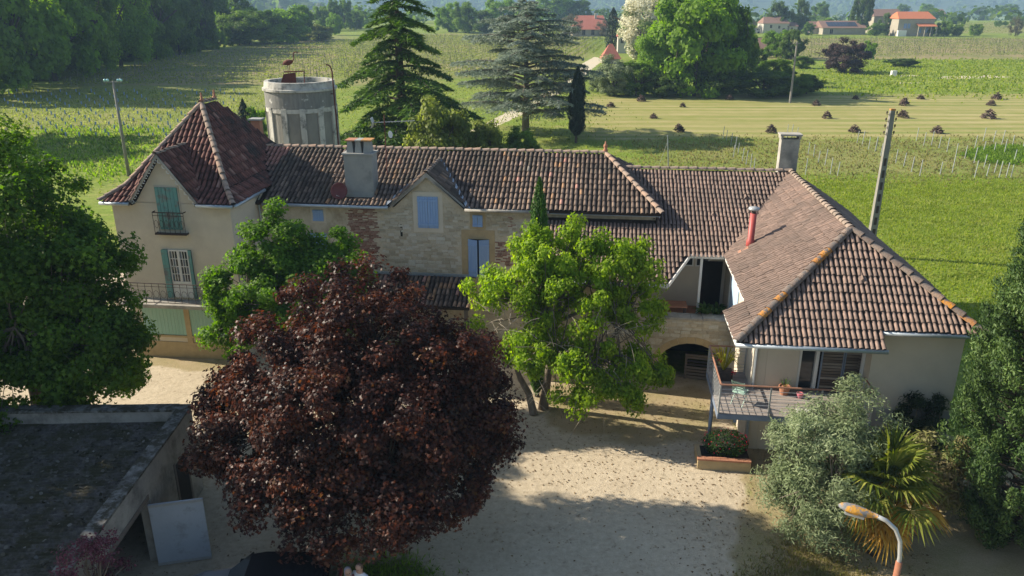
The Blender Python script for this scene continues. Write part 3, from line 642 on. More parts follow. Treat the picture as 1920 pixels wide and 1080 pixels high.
# hidden lower window with an open blue leaf beside the tower
a0, a1, z0, z1 = rect(580, 437, 592, 478, FB); MB().box(a0, FB - .05, z0, a1 + .5, FB - .001, z1).build('shutter', M_blue, farm)
a0, a1, z0, z1 = rect(750, 418, 754, 447, FB); MB().box(a0, FB - .012, z0, a1, FB - .001, z1).build('wall_slit', M_dark, farm)
# lean-to roof over the ground floor door
ltr = MB().prism([(6.2, FB, 3.32), (13.15, FB, 3.32), (13.15, .9, 2.55), (6.2, .9, 2.55)], (0, 0, -.1)).build('lean_to_roof', M_under, farm)
MB().box(6.2, FB - .05, 3.3, 13.15, FB - .001, 3.42).build('flashing', M_zinc, farm)
lt = Roof(ltr, M_tile_main, .2, .38, .08); LK = .77/1.9
lt.plane((6.2, .9, 2.55), (1,0,0), (0, 1.9, .77), 6.95, math.hypot(1.9, .77), lambda a, b, z: a < 13.15); lt.finish(300)
for x in (6.4, 9.7, 13.0): MB().box(x - .08, .95, 0, x + .08, 1.11, 2.5).build('timber_post', M_wood, farm)
# satellite dish on the chimney foot
sd = thing('satellite_dish', 'round dark red satellite dish beside the wide chimney on the main roof', 'dish', l2w(7.35, 2.78, 6.57), -HROT)
q = MB(); q.lathe([(0, .0), (.15, .015), (.28, .05), (.36, .1), (.365, .085), (.28, .03), (.15, -.006), (0, -.02)], (0,0,0), 20); o = q.build('reflector', mat('maroon_paint', (.15,.045,.045), (.12,.035,.035), rough=.6), sd, smooth=True)
o.rotation_euler = (R(72), 0, R(8)); o.location = (-.12, -.12, .52)
MB().tube([(0, 0, -.1), (0, .06, .3), (-.1, -.03, .48)], .03, 6).build('bracket', M_greysteel, sd)
MB().tube([(-.12, -.2, .3), (-.13, -.5, .42)], .015, 5).build('feed_arm', M_greysteel, sd)

# ------------------------------------------------------------------ wall stones and bricks (pieces of the farmhouse wall)
def stone_variants(n=10):
    out = []
    for k in range(n):
        b = MB(); b.rv = (k + .5) / n; j = lambda s_=.08: random.uniform(-s_, s_)
        back = [(-.5+j(),0,-.5+j()), (.5+j(),0,-.5+j()), (.5+j(),0,.5+j()), (-.5+j(),0,.5+j())]
        f1 = [(x*.94 + j(.03), -.7, z*.93 + j(.03)) for x, _, z in back]; f2 = [(x*.7, -1, z*.66) for x, _, z in back]
        b.add(back + f1 + f2, [(0,1,5,4),(1,2,6,5),(2,3,7,6),(3,0,4,7),(4,5,9,8),(5,6,10,9),(6,7,11,10),(7,4,8,11),(8,9,10,11)])
        out.append(b)
    return out
SV = stone_variants(); SVM = []
for b in SV:
    o = b.build('stone', M_stone, None, attr=True); SVM.append(o.data); bpy.data.objects.remove(o)
def lay_stones(root, a0, a1, z0, z1, b, ok, hr=(.1,.17), wr=(.15,.4), limit=300, focus=None):
    cand = []; z = z0
    while z < z1:
        h = random.uniform(*hr); a = a0 + random.uniform(-.2, .1)
        while a < a1:
            w = random.uniform(*wr)
            if random.random() < .93 and ok(a + w/2, z + h/2, w/2, h/2): cand.append((a + w/2, z + h/2, w, h))
            a += w
        z += h
    fx, fz = focus or ((a0+a1)/2, (z0+z1)/2)
    cand.sort(key=lambda c: math.hypot(c[0]-fx, c[1]-fz))
    for (x, zz, w, h) in cand[:limit]:
        o = link('stone', random.choice(SVM), root); o.location = (x, b + .004, zz + random.uniform(-.03,.03)); o.scale = (w - .02, random.uniform(.012,.035), h - .014); o.rotation_euler = (0, random.uniform(-.09,.09), 0)
    rest = cand[limit:]
    if rest:
        P = np.array([(x, b + .004, zz) for x, zz, w, h in rest]); S = np.array([(w-.02, .03, h-.018) for x, zz, w, h in rest]); n = len(rest)
        vv = np.array(SV[3].v); V_ = (P[:, None, :] + vv[None] * S[:, None, :]).reshape(-1, 3); k = len(vv)
        q = MB()
        for i in range(n):
            q.rv = random.random(); q.add(V_[i*k:(i+1)*k], SV[3].f)
        tag(q.build('stones_beyond', M_stone, root, attr=True), kind='stuff')
def clear_of(boxes):
    return lambda x, z, hw, hh: not any(x + hw > A0 and x - hw < A1 and z + hh > Z0 and z - hh < Z1 for (A0, A1, Z0, Z1) in boxes)
BR1 = (7.55, 8.75, 3.5, 6.35); BR2 = (14.05, 16.4, 3.2, 5.2)
grow_ = lambda w, s_: (w[0]-s_, w[1]+s_, w[2]-s_, w[3]+s_)
boxes = [grow_(W1, .2), grow_(W2, .13), grow_(W3, .12), (DOOR[0]-.3, DOOR[1]+.26, DOOR[2]-.1, DOOR[3]+.43), BR1, BR2]
okf = clear_of(boxes)
lay_stones(farm, 8.8, 16.4, 3.45, 7.5, FB, lambda x, z, hw, hh: okf(x, z, hw, hh) and (z + hh < 6.2 or (abs(x-GA) + hw < (GZ1 - .35 - z)/GK and z < 6.9)) and math.hypot((x-11)*.8, z-4.6) < 3.9, limit=260, focus=(11, 4.7))
def lay_bricks(root, reg, b, drop=.12):
    a0, a1, z0, z1 = reg; z = z0; row = 0
    vs = []
    for k in range(6):
        q = MB(); q.rv = (k+.5)/6; q.box(-.105, -1, -.024, .105, 0, .024); o = q.build('brick', M_brick, None, attr=True); vs.append(o.data); bpy.data.objects.remove(o)
    while z < z1:
        e0, e1 = a0 + random.uniform(-.14, .12), a1 + random.uniform(-.12, .14); a = e0 + (row % 2) * .11
        while a < e1:
            if random.random() > drop:
                o = link('brick', random.choice(vs), root); o.location = (a, FB + .003, z); o.scale = (1, random.uniform(.012,.03), 1)
            a += .225
        z += .066; row += 1
lay_bricks(farm, (7.6, 8.7, 3.95, 6.3), FB, .1); lay_bricks(farm, (14.15, 15.9, 3.9, 5.0), FB, .35); lay_bricks(farm, (14.6, 14.9, 5.7, 6.15), FB, .15)
# ------------------------------------------------------------------ wing: link range with loggia and arch, and the hipped cross wing with balcony
wing = house_root('tiled_wing', 'pinkish tiled hipped wing with balcony, arch and loggia, right end of the farm')
WA, WZ, WPB = 27.0, 7.6, -3.1                     # ridge line a, ridge height, hip peak depth
KL = (7.6 - 4.9) / 4.05; KF = 2.7 / 3.7; KR = 2.3 / 3.35; KLK = .402
LE_A, LE_B0 = 22.95, -6.8                         # lower left eave, front eave over balcony
UE_A = 23.6; RE_A, RE_B = 30.35, -6.25
def wl_z(a): return WZ - KL * (WA - a)
def wf_z(b): return WZ - KF * (WPB - b)
def wr_z(a): return WZ - KR * (a - WA)
def lk_z(b): return WZ - KLK * (6.4 - b)
LKB, LKA0 = -.95, 16.3
def cut_a(b): return 21.25 + (b - LKB) * (22.2 - 21.25) / (.75 - LKB)
# link slab pieces
vb = lambda a: 6.4 - (WZ - wl_z(a)) / KLK            # valley b at a
slab(wing, [[(LKA0, LKB, lk_z(LKB)), (21.25, LKB, lk_z(LKB)), (22.2, .75, lk_z(.75)), (UE_A, .75, lk_z(.75)), (WA, 6.4, WZ), (LKA0, 6.4, WZ)][::-1],
            [(LKA0, 6.4, WZ), (WA, 6.4, WZ), (WA, 12.5, WZ - .402*6.1), (LKA0, 12.5, WZ - .402*6.1)][::-1]], 'roof', .1)
slab(wing, [[(UE_A, .75, wl_z(UE_A)), (UE_A, -4.2, wl_z(UE_A)), (LE_A, -4.2, 4.9), (LE_A, LE_B0, 4.9), (WA, WPB, WZ), (WA, 6.4, WZ)],
            [(LE_A, LE_B0, 4.9), (27.4, LE_B0, 4.9), (27.4, RE_B, wf_z(RE_B)), (RE_A, RE_B, wf_z(RE_B)), (WA, WPB, WZ)][::-1],
            [(RE_A, RE_B, 5.3), (RE_A, 12.1, 5.3), (WA, 6.4, WZ), (WA, WPB, WZ)][::-1], [(WA, 6.4, WZ), (RE_A, 12.1, 5.3), (WA, 12.1, 5.3)][::-1]], 'roof', .1)
wr = Roof(wing, M_tile_wing, .165, .34, .065, lambda c: min(.999, max(0, random.gauss(.5, .17) + .12*math.sin(c.y*.7) + (.14 if c.z > 7.0 else 0))))
def t_link(a, b, z):
    if b < .78 and a > cut_a(b) - .08: return False
    if wl_z(a) > z + .02 and a > UE_A - .1: return False
    if b > EB - .1 and main_in(a, max(b, EB)) and a < 21 and b > EB + .15: return False
    return a < WA
wr.plane((LKA0, LKB, lk_z(LKB)), (1,0,0), (0, 1, KLK), WA - LKA0, 7.35*math.hypot(1, KLK), t_link)
HL = (WA - LE_A) / (WPB - LE_B0); HR = (RE_A - WA) / (WPB - RE_B)
def t_left(a, b, z):
    if b < WPB - (WA - a) / HL: return False
    return not (b > .7 and lk_z(b) > z - .02)
wr.plane((UE_A, 6.4, wl_z(UE_A)), (0,-1,0), (1, 0, KL), 13.3, (WA-UE_A)*math.hypot(1, KL), t_left)
wr.plane((LE_A, -4.2, 4.9), (0,-1,0), (1, 0, KL), 2.7, (UE_A-LE_A)*math.hypot(1, KL), t_left)
def t_front(a, b, z):
    if a < WA - (WPB - b)*HL or a > WA + (WPB - b)*HR: return False
    return not (a > 27.42 and b < RE_B)
wr.plane((LE_A, LE_B0, 4.9), (1,0,0), (0, 1, KF), 7.6, 3.7*math.hypot(1, KF), t_front)
wr.plane((RE_A, RE_B, 5.3), (0,1,0), (-1, 0, KR), 15, 3.35*math.hypot(1, KR), lambda a, b, z: b > WPB - (a - WA)/HR and b < 6.4 + (a - WA)*5.7/3.35)
wr.finish()
ridge_line(wing, (LE_A, LE_B0 - .05, 4.96), (WA, WPB, WZ + .06), .15, .4, M_lichen_ridge); ridge_line(wing, (RE_A, RE_B - .05, 5.36), (WA, WPB, WZ + .06), .15, .4, M_lichen_ridge)
ridge_line(wing, (WA, WPB, WZ + .05), (WA, 6.4, WZ + .05), .14, .4, rr=(0, .5)); ridge_line(wing, (WA, 6.4, WZ + .05), (19.0, 6.4, WZ + .05), .12, .42, rr=(0, .5))
MB().prism([(UE_A - .02, .72, wl_z(UE_A) + .03), (UE_A + .14, .74, wl_z(UE_A)+.05), (WA, 6.36, WZ + .06), (WA - .16, 6.42, WZ + .06)], (0,0,.02)).build('valley', M_iron, wing)
for p in ((23.3, 3.4), (24.8, 4.6), (21.0, 4.8)):
    MB().add([(p[0]-.12, p[1]-.3, lk_z(p[1]-.3)+.05), (p[0]+.12, p[1]-.3, lk_z(p[1]-.3)+.05), (p[0], p[1]-.3, lk_z(p[1]-.3)+.2), (p[0], p[1]+.1, lk_z(p[1]+.1)+.06)], [(0,1,2),(1,3,2),(3,0,2)]).build('roof_vent', M_tile_wing, wing, attr=True)
MB().add([(26.9, -4.9, wf_z(-4.9)+.05), (27.2, -4.9, wf_z(-4.9)+.05), (27.05, -4.9, wf_z(-4.9)+.22), (27.05, -4.4, wf_z(-4.4)+.06)], [(0,1,2),(1,3,2),(3,0,2)]).build('roof_vent', M_tile_wing, wing, attr=True)
# gutters and white fascias
gutter(wing, (LE_A - .05, LE_B0 - .08, 4.83), (27.45, LE_B0 - .08, 4.83)); gutter(wing, (27.4, RE_B - .08, 5.22), (RE_A + .1, RE_B - .08, 5.22))
def fascia(p0, p1, h=.16):
    p0, p1 = Vector(p0), Vector(p1); d = (p1 - p0).normalized(); n = d.cross(Vector((0,0,1))).normalized() * .02
    return MB().prism([p0 + n, p1 + n, p1 + n - Vector((0,0,h)), p0 + n - Vector((0,0,h))], -n * 2).build('fascia', M_white, wing)
fascia((LE_A - .03, LE_B0, 4.93), (LE_A - .03, -4.2, 4.93)); fascia((UE_A - .03, -4.2, wl_z(UE_A)+.03), (UE_A - .03, .75, wl_z(UE_A)+.03))
fascia((20.9, LKB - .04, lk_z(LKB)+.02), (21.25, LKB - .04, lk_z(LKB)+.02)); fascia((21.27, LKB, lk_z(LKB)+.03), (22.2, .73, lk_z(.75)+.03)); fascia((22.2, .72, lk_z(.75)+.03), (UE_A, .72, lk_z(.75)+.03))
gutter(wing, (LKA0, LKB - .08, lk_z(LKB) - .05), (20.9, LKB - .08, lk_z(LKB) - .05))
# front wall of the link with a real arch opening
FBK = -.5; AC, AHW, AZS, AZT = 22.35, 1.28, 1.0, 2.02
def archz(x): return AZS + (AZT - AZS) * math.sqrt(max(0, 1 - ((x - AC) / AHW) ** 2))
n = 14; xsA = [AC - AHW + 2*AHW*i/n for i in range(n + 1)]
top = 3.02
b = MB(); b.box(16.5, FBK, -.05, AC - AHW, FBK + .5, top); b.box(AC + AHW, FBK, -.05, 23.895, FBK + .5, top)
for i in range(n):
    x0, x1 = xsA[i], xsA[i+1]
    b.add([(x0, FBK, archz(x0)), (x1, FBK, archz(x1)), (x1, FBK, top), (x0, FBK, top), (x0, FBK+.5, archz(x0)), (x1, FBK+.5, archz(x1)), (x1, FBK+.5, top), (x0, FBK+.5, top)], [(0,1,2,3), (7,6,5,4), (0,4,5,1), (3,2,6,7)])
b.build('arch_wall', M_wallstone, wing)
MB().box(16.5, FBK, top + .002, 20.6, FBK + .5, lk_z(FBK) - .12).build('upper_wall', M_wallstone, wing)
MB().box(16.5, FBK + .505, -.05, 16.9, 2.79, 4.6).build('side_wall', M_wallstone, wing)
# voussoirs
NV_ = 13
for i in range(NV_):
    t0, t1 = math.pi * i / NV_ + .006, math.pi * (i+1) / NV_ - .006
    q = lambda t, k: (AC - math.cos(t) * (AHW + k), FBK - .02, AZS + math.sin(t) * (AZT - AZS + k))
    MB().prism([q(t0, .0), q(t1, .0), q(t1, .27), q(t0, .27)][::-1], (0, .025, 0)).build('voussoir', M_ochre, wing)
for x0, x1 in ((AC - AHW - .27, AC - AHW), (AC + AHW, AC + AHW + .27)):
    for j in range(3): MB().box(x0, FBK - .02, .02 + j*.33, x1, FBK + .004, .33 + j*.33).build('jamb_stone', M_ochre, wing)
lay_stones(wing, 18.0, 24.0, 0.1, 3.0, FBK, lambda x, z, hw, hh: (abs(x - AC) - hw > AHW + .28 or z - hh > AZS + .1 and ((abs(x-AC)) / (AHW + .3)) ** 2 + ((z - hh - AZS) / (AZT - AZS + .3)) ** 2 > 1) and z + hh < 2.98 and x + hw < 23.87 and not (18.4 < x < 19.35 and .85 < z < 1.7), limit=230, focus=(22, 2.4))
# parapet coping of rough slabs
x = 20.6
while x < 23.8:
    w = random.uniform(.4, .7); MB().box(x, FBK - .05, top + .003, min(x + w - .015, 23.88), FBK + .54, top + random.uniform(.07, .1)).build('coping_stone', M_concrete, wing); x += w
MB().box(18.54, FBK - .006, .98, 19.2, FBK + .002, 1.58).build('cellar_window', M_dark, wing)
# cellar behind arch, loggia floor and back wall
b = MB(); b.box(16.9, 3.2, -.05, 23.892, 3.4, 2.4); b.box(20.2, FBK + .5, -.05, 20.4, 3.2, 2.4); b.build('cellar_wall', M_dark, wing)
MB().box(16.9, FBK + .5, 2.4, 23.893, 3.4, 2.55).build('loggia_floor', M_terra, wing)
MB().box(20.3, 2.3, 2.552, 23.895, 2.5, 5.7).build('loggia_wall', M_plaster2, wing)
MB().box(20.3, FBK + .5, 2.553, 20.5, 2.29, 4.9).build('loggia_wall', M_plaster2, wing)
for (x0, x1) in ((21.9, 22.55), (22.62, 23.2)):
    w = MB().box(x0, 2.27, 4.35, x1, 2.299, 4.95).build('window', M_white, wing); MB().box(x0 + .06, 2.258, 4.41, x1 - .06, 2.268, 4.89).build('pane', M_glass, w)
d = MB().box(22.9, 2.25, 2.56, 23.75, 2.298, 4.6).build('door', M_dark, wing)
MB().box(22.62, .75, 2.56, 22.72, .85, 5.2).build('loggia_post', M_white, wing)
# wing walls
b = MB()
b.box(23.9, -4.9, -.05, 24.35, 6.3, 5.1); b.box(24.355, -4.9, -.05, 25.4, -4.65, 5.3); b.box(25.4, -4.9, -.05, 27.4, -4.65, 2.38); b.box(25.4, -4.9, 4.72, 27.4, -4.65, 5.3)
b.box(27.4, -5.8, -.05, 30.1, -5.55, 5.25); b.box(27.4, -5.55, -.05, 27.65, -4.655, 5.2); b.box(29.85, -5.545, -.05, 30.1, 11.5, 5.2)
b.build('wall', M_plaster2, wing)
MB().box(27.7, -5.815, -.06, 30.13, -5.802, 2.35).build('plinth', mat('grey_plinth', (.36,.35,.34), (.31,.30,.295), scale=2, rough=.95), wing)
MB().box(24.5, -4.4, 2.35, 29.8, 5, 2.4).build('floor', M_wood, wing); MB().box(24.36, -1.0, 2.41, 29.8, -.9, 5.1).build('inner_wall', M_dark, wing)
MB().box(27.66, -5.9, 5.02, 29.2, -5.83, 5.08).build('blind_rail', M_iron, wing)
# blue shutter and reveal on the sunny side wall above the loggia
MB().box(23.86, -1.25, 2.6, 23.898, .45, 4.75).build('shutter', mat('pale_blue_paint', (.36,.50,.66), (.42,.55,.70), rough=.6, stretch=(6,6,.5)), wing)
MB().box(23.84, .62, 2.6, 23.897, .72, 4.95).build('white_post', M_white, wing)
# balcony door set: white frame, dark glass, two slatted sliding shutters
fset = MB().box(25.42, -4.84, 2.4, 25.5, -4.7, 4.7).build('door_frame', M_white, wing)
MB().box(25.95, -4.88, 2.4, 26.06, -4.7, 4.7).build('door_frame', M_white, wing)
MB().box(25.51, -4.74, 2.42, 25.94, -4.72, 4.68).build('glass_door', M_glass, wing); MB().box(26.07, -4.74, 2.42, 27.38, -4.72, 4.68).build('glass_door', M_glass, wing)
for (x0, x1) in ((26.1, 26.83), (26.85, 27.5)):
    f = MB(); f.box(x0, -5.0, 2.42, x0 + .04, -4.94, 4.72); f.box(x1 - .04, -5.0, 2.42, x1, -4.94, 4.72); f = f.build('sliding_shutter', M_steel, wing)
    for i in range(21):
        z = 2.47 + i * .106; q = MB(); q.rv = random.random(); q.box(x0 + .041, -4.99 + random.uniform(-.006,.006), z, x1 - .041, -4.955, z + .082); q.build('slat', M_slat, f, attr=True)
MB().box(27.3, -5.3, 2.42, 27.39, -5.2, 4.85).build('veranda_post', M_white, wing)
MB().tube([(23.1, -6.55, 4.8), (23.1, -6.55, 4.75)], .03, 5).build('downpipe', M_zinc, wing)
MB().tube([(23.98, -4.96, 4.9), (23.98, -4.96, .1)], .05, 6).build('downpipe', M_zinc, wing)
# balcony
DZ, BA0, BA1, BF, BK = 2.42, 22.55, 27.3, -6.9, -3.85
i = 0; y = BF + .02
while y < -4.92:
    q = MB(); q.rv = random.random(); q.box(BA0 + .02, y, DZ - .03, BA1, y + .135, DZ); q.build('deck_plank', M_deck, wing, attr=True); y += .143
while y < BK:
    q = MB(); q.rv = random.random(); q.box(BA0 + .02, y, DZ - .03, 23.89, y + .135, DZ); q.build('deck_plank', M_deck, wing, attr=True); y += .143
for (p0, p1) in (((BA0, BF, DZ - .2), (BA1, BF + .08, DZ - .032)), ((BA0, BF + .082, DZ - .2), (BA0 + .08, BK, DZ - .032)), ((24.0 - .9, BF + .1, DZ - .36), (24.0 - .8, BK, DZ - .202)), ((BA1 - .08, BF + .082, DZ - .2), (BA1, -5.82, DZ - .032))):
    MB().box(*p0, *p1).build('steel_beam', M_steel, wing)
for (x, y) in ((BA0 + .06, -5.35), (24.75, BF + .12), (26.9, BF + .12)): MB().tube([(x, y, 0), (x, y, DZ - .2)], .065, 10).build('steel_post', M_steel, wing, smooth=True)
RT = DZ + 1.02
def rail_run(p0, p1, nposts, rods=7):
    p0, p1 = Vector(p0), Vector(p1)
    r = MB().tube([p0 + Vector((0,0,RT)), p1 + Vector((0,0,RT))], .03, 6).build('handrail', M_rail, wing)
    for i in range(nposts):
        p = p0.lerp(p1, i / (nposts - 1)); MB().box(p.x - .022, p.y - .022, DZ - .1, p.x + .022, p.y + .022, RT - .02).build('baluster_post', M_greysteel, r)
    for j in range(rods):
        z = DZ + .1 + j * .125; MB().tube([p0 + Vector((0,0,z)), p1 + Vector((0,0,z))], .009, 4).build('rod', M_greysteel, r)
rail_run((BA0 + .03, BF + .03, 0), (BA1 - .03, BF + .03, 0), 4); rail_run((BA0 + .03, BF + .05, 0), (BA0 + .03, BK, 0), 3); rail_run((BA1 - .03, BF + .05, 0), (BA1 - .03, -5.85, 0), 2); rail_run((BA0 + .05, BK, 0), (23.86, BK, 0), 3)
# rear chimney on the ridge corner
c2 = MB().box(26.5, 6.6, 6.9, 27.3, 7.1, 9.05).build('ridge_chimney', M_concrete, wing)
for x0, x1 in ((26.46, 26.56), (27.24, 27.34)): MB().box(x0, 6.56, 9.052, x1, 7.14, 9.2).build('chimney_pier', M_concrete, c2)
MB().box(26.42, 6.52, 9.203, 27.38, 7.18, 9.28).build('chimney_cap', M_concrete, c2)
# red stove pipe
sp = MB().tube([(24.42, .4, wl_z(24.42) - .05), (24.42, .4, 6.12), (24.42, .4, 6.16), (24.42, .4, 7.2)], [.17, .16, .125, .125], 14).build('stove_pipe', M_redpipe, wing, smooth=True)
MB().tube([(24.42, .4, 7.2), (24.42, .4, 7.33)], .09, 12).build('pipe_neck', M_iron, sp); MB().lathe([(.0, .12), (.2, .1), (.22, .04), (.2, 0), (0, 0)], (24.42, .4, 7.33), 14).build('cowl', M_greysteel, sp, smooth=True)
MB().prism([(23.95, .05, wl_z(23.95)+.09), (24.3, .05, wl_z(24.3)+.09), (24.3, .3, wl_z(24.3)+.09), (23.95, .3, wl_z(23.95)+.09)], (0,0,.02)).build('flashing', M_terra, sp)

# ------------------------------------------------------------------ things on and around the wing
def folding_chair(rot, a, b, label, m):
    t = thing('folding_chair', label, 'chair', l2w(a, b, DZ), rot - HROT)
    st = MB().box(-.2, -.2, .43, .2, .2, .435).build('seat', m, t)
    for i in range(5): MB().box(-.2, -.2 + i*.082, .436, .2, -.2 + i*.082 + .07, .452).build('slat', m, st)
    bk = MB().obox((0, .27, .75), (.2, 0, 0), (0, .006, .002), (0, .03, .04)).build('backrest', m, t)
    MB().obox((0, .245, .64), (.2, 0, 0), (0, .006, .002), (0, .03, .04)).build('slat', m, bk); MB().obox((0, .295, .85), (.2, 0, 0), (0, .006, .002), (0, .03, .04)).build('slat', m, bk)
    for s_ in (-1, 1):
        MB().tube([(s_*.21, -.25, 0), (s_*.21, .1, .45), (s_*.21, .31, .9)], .012, 5).build('leg', m, t); MB().tube([(s_*.19, .25, 0), (s_*.19, -.18, .43)], .012, 5).build('leg', m, t)
M_mintmetal = mat('mint_metal', (.38,.55,.45), (.42,.58,.49), rough=.5); M_dgreen = mat('dark_green_metal', (.09,.17,.13), (.11,.19,.15), rough=.5)
folding_chair(R(150), 23.35, -6.1, 'mint green folding chair at the left corner of the balcony', M_mintmetal)
folding_chair(R(-60), 26.85, -5.6, 'dark green folding chair at the right end of the balcony', M_dgreen)
def pot(name, label, a, b, z, r, h, m, foliage=None):
    t = thing(name, label, 'pot', l2w(a, b, z), -HROT)
    MB().lathe([(0, 0), (r*.7, 0), (r, h*.85), (r*1.06, h*.86), (r*1.06, h), (r*.9, h), (r*.88, h*.88), (0, h*.88)], (0,0,0), 16).build('container', m, t, smooth=False)
    return t
def tuft(root, name, n, h, spread, m, z0=0.0, wid=.02, droop=.5, seed=1):
    g = np.random.default_rng(seed); q = MB()
    for i in range(n):
        an = g.uniform(0, 2*math.pi); l_ = h*g.uniform(.6, 1); sp_ = spread*g.uniform(.3, 1); d = Vector((math.cos(an), math.sin(an), 0)); w = Vector((-d.y, d.x, 0)) * wid
        p0 = Vector((0,0,z0)) + d*.03; p1 = p0 + d*sp_*.5 + Vector((0,0,l_*.75)); p2 = p0 + d*sp_ + Vector((0,0,l_*(1-droop*g.uniform(.2,1))))
        q.rv = g.uniform(); q.add([p0 - w*.5, p0 + w*.5, p1 + w, p1 - w, p2], [(0,1,2,3), (3,2,4)])
    return q.build(name, m, root, attr=True)
ML_yel = leafmat('yellow_palm', [(0, (.22,.24,.02)), (.5, (.42,.42,.04)), (1, (.6,.52,.10))])
ML_pl = leafmat('pot_plant', [(0, (.03,.07,.015)), (.6, (.08,.15,.03)), (1, (.14,.22,.05))])
ML_red = leafmat('red_petal', [(0, (.5,.02,.05)), (1, (.65,.05,.10))])
t = pot('terracotta_pot', 'terracotta pot with a bare twiggy plant in front of the glass door', 24.95, -5.3, DZ, .19, .3, M_terra); tuft(t, 'plant', 14, .35, .3, ML_pl, .26, .012, .2, 3)
t = pot('pink_pot', 'small round pink pot on the balcony deck', 25.42, -5.5, DZ, .11, .17, mat('pink_glaze', (.6,.2,.25), (.55,.18,.22), rough=.4)); tuft(t, 'plant', 8, .1, .1, ML_pl, .14, .01, .3, 4)
t = thing('planter_box', 'dark box planter with yellow palm and red flowers, back left of the balcony', 'planter', l2w(23.05, -4.35, DZ), -HROT)
MB().box(-.3, -.2, 0, .3, .2, .34).build('box', M_iron, t); tuft(t, 'palm', 60, 1.05, .75, ML_yel, .34, .02, .55, 5)
g = np.random.default_rng(5); P_ = np.array([(.32, -.22, .42), (.38, -.2, .38), (.3, -.25, .36), (-.2, -.22, .85), (-.17, -.26, .8)]); P_ = np.repeat(P_, 9, 0) + g.normal(0, .04, (45, 3)); N_ = unit(g.normal(size=(45,3))); T_, B_ = frames(N_, g)
soup('flowers', P_, T_, B_, N_, .07, *LEAF2, ML_red, t, g.uniform(size=45))
tag(MB().box(-.25, -.11, 0, .25, .11, .03).build('white_tray', M_white), 'flat white tray lying on the deck by the front railing', 'tray').location = l2w(25.35, -6.45, DZ)
# loggia pots and bench behind the parapet
for k, (a, b, r, lab) in enumerate(((22.9, .15, .2, 'leafy pot plant on the loggia floor behind the parapet'), (23.35, .3, .18, 'dark bushy pot plant in the loggia, beside the side wall'))):
    t = pot('plant_pot', lab, a, b, 2.55, r, .35, M_terra if k == 0 else M_iron); tuft(t, 'plant', 70, .75, .55, ML_pl, .3, .05, .5, 11 + k)
t = thing('garden_table', 'low reddish table in the shade of the loggia', 'table', l2w(21.7, .6, 2.55), -HROT)
MB().box(-.5, -.35, .68, .5, .35, .72).build('table_top', M_terra, t)
for sx in (-.44, .44):
    for sy in (-.3, .3): MB().box(sx - .025, sy - .025, 0, sx + .025, sy + .025, .679).build('leg', M_wood, t)
# cart of boards parked inside the arch
t = thing('board_cart', 'old wooden board crate standing inside the dark arch', 'crate', l2w(22.95, .35, 0), -HROT + R(-8))
for sx in (-.65, .6): MB().box(sx, -.03, 0, sx + .09, .05, 1.15).build('upright', M_wood, t)
for j, z in enumerate((.08, .22, .36, .5, .95, 1.06)): MB().box(-.66, -.06 - .002*j, z, .72, -.031, z + .1).build('board', M_wood, t)
for j, z in enumerate((.08, .22, .36, .5)): MB().box(-.66, .55, z, .72, .58, z + .1).build('board', M_wood, t)
MB().box(-.66, -.03, .03, .72, .55, .06).build('base', M_wood, t)
# raised planter with geranium bush below balcony
t = thing('raised_planter', 'low stone planter with brick coping and red flowering bush under the balcony', 'planter', l2w(22.95, -5.95, 0), -HROT)
b = MB(); b.box(-.8, -.5, -.05, .95, -.36, .36); b.box(-.8, -.359, -.05, -.66, .55, .36); b.build('wall', M_ochre, t)
for i in range(7): MB().box(-.82 + i*.253, -.53, .362, -.82 + i*.253 + .245, -.33, .42).build('coping_brick', M_terra, t)
MB().box(-.66, -.36, .2, .95, .55, .3).build('soil', M_dark, t)
g = np.random.default_rng(8); n = 2600; D_ = unit(g.normal(size=(n,3))); P_ = np.array([.15, .1, .72]) + D_ * np.array([.78, .45, .5]) * g.uniform(.5, 1, (n,1)) ** .4; P_[:,2] = np.maximum(P_[:,2], .3); N_ = unit(D_ + g.normal(size=(n,3))*.7 + [0,0,.5]); T_, B_ = frames(N_, g)
soup('bush', P_, T_, B_, N_, g.uniform(.05, .09, n), *LEAF2, leafmat('geranium', [(0, (.02,.055,.015)), (.6, (.05,.11,.025)), (1, (.09,.16,.04))]), t, g.uniform(size=n))
n = 90; D_ = unit(g.normal(size=(n,3)) + [0,-.3,.6]); P_ = np.array([.15, .1, .74]) + D_ * np.array([.82, .5, .55]); N_ = unit(D_ + g.normal(size=(n,3))*.4); T_, B_ = frames(N_, g)
soup('flowers', P_, T_, B_, N_, .07, *LEAF2, ML_red, t, g.uniform(size=n))
# ------------------------------------------------------------------ trees
M_bark = mat('grey_brown_bark', (.13,.105,.08), (.20,.165,.13), scale=6, rough=.95, bump=.6, bscale=18, stretch=(1,1,.3))
M_barkdark = mat('dark_bark', (.05,.04,.032), (.085,.065,.05), scale=6, rough=.95, bump=.5, bscale=18)
M_twig = mat('pale_twig', (.30,.265,.21), (.22,.19,.15), rough=.95)
def clump_centres(g, c, rad, n, shell=.55, lump=.22, zmin=None, cutlow=-.9):
    D = unit(g.normal(size=(n * 3, 3))); D = D[D[:, 2] > cutlow][:n]
    ph = g.uniform(0, 6, 6)
    lum = 1 + lump * (np.sin(D[:,0]*4 + ph[0]) * np.sin(D[:,1]*4.5 + ph[1]) + .7*np.sin(D[:,2]*6 + ph[2] + D[:,0]*3))
    rr = (shell + (1 - shell) * g.uniform(0, 1, len(D)) ** .5) * lum
    return np.array(c) + D * np.array(rad) * rr[:, None], D
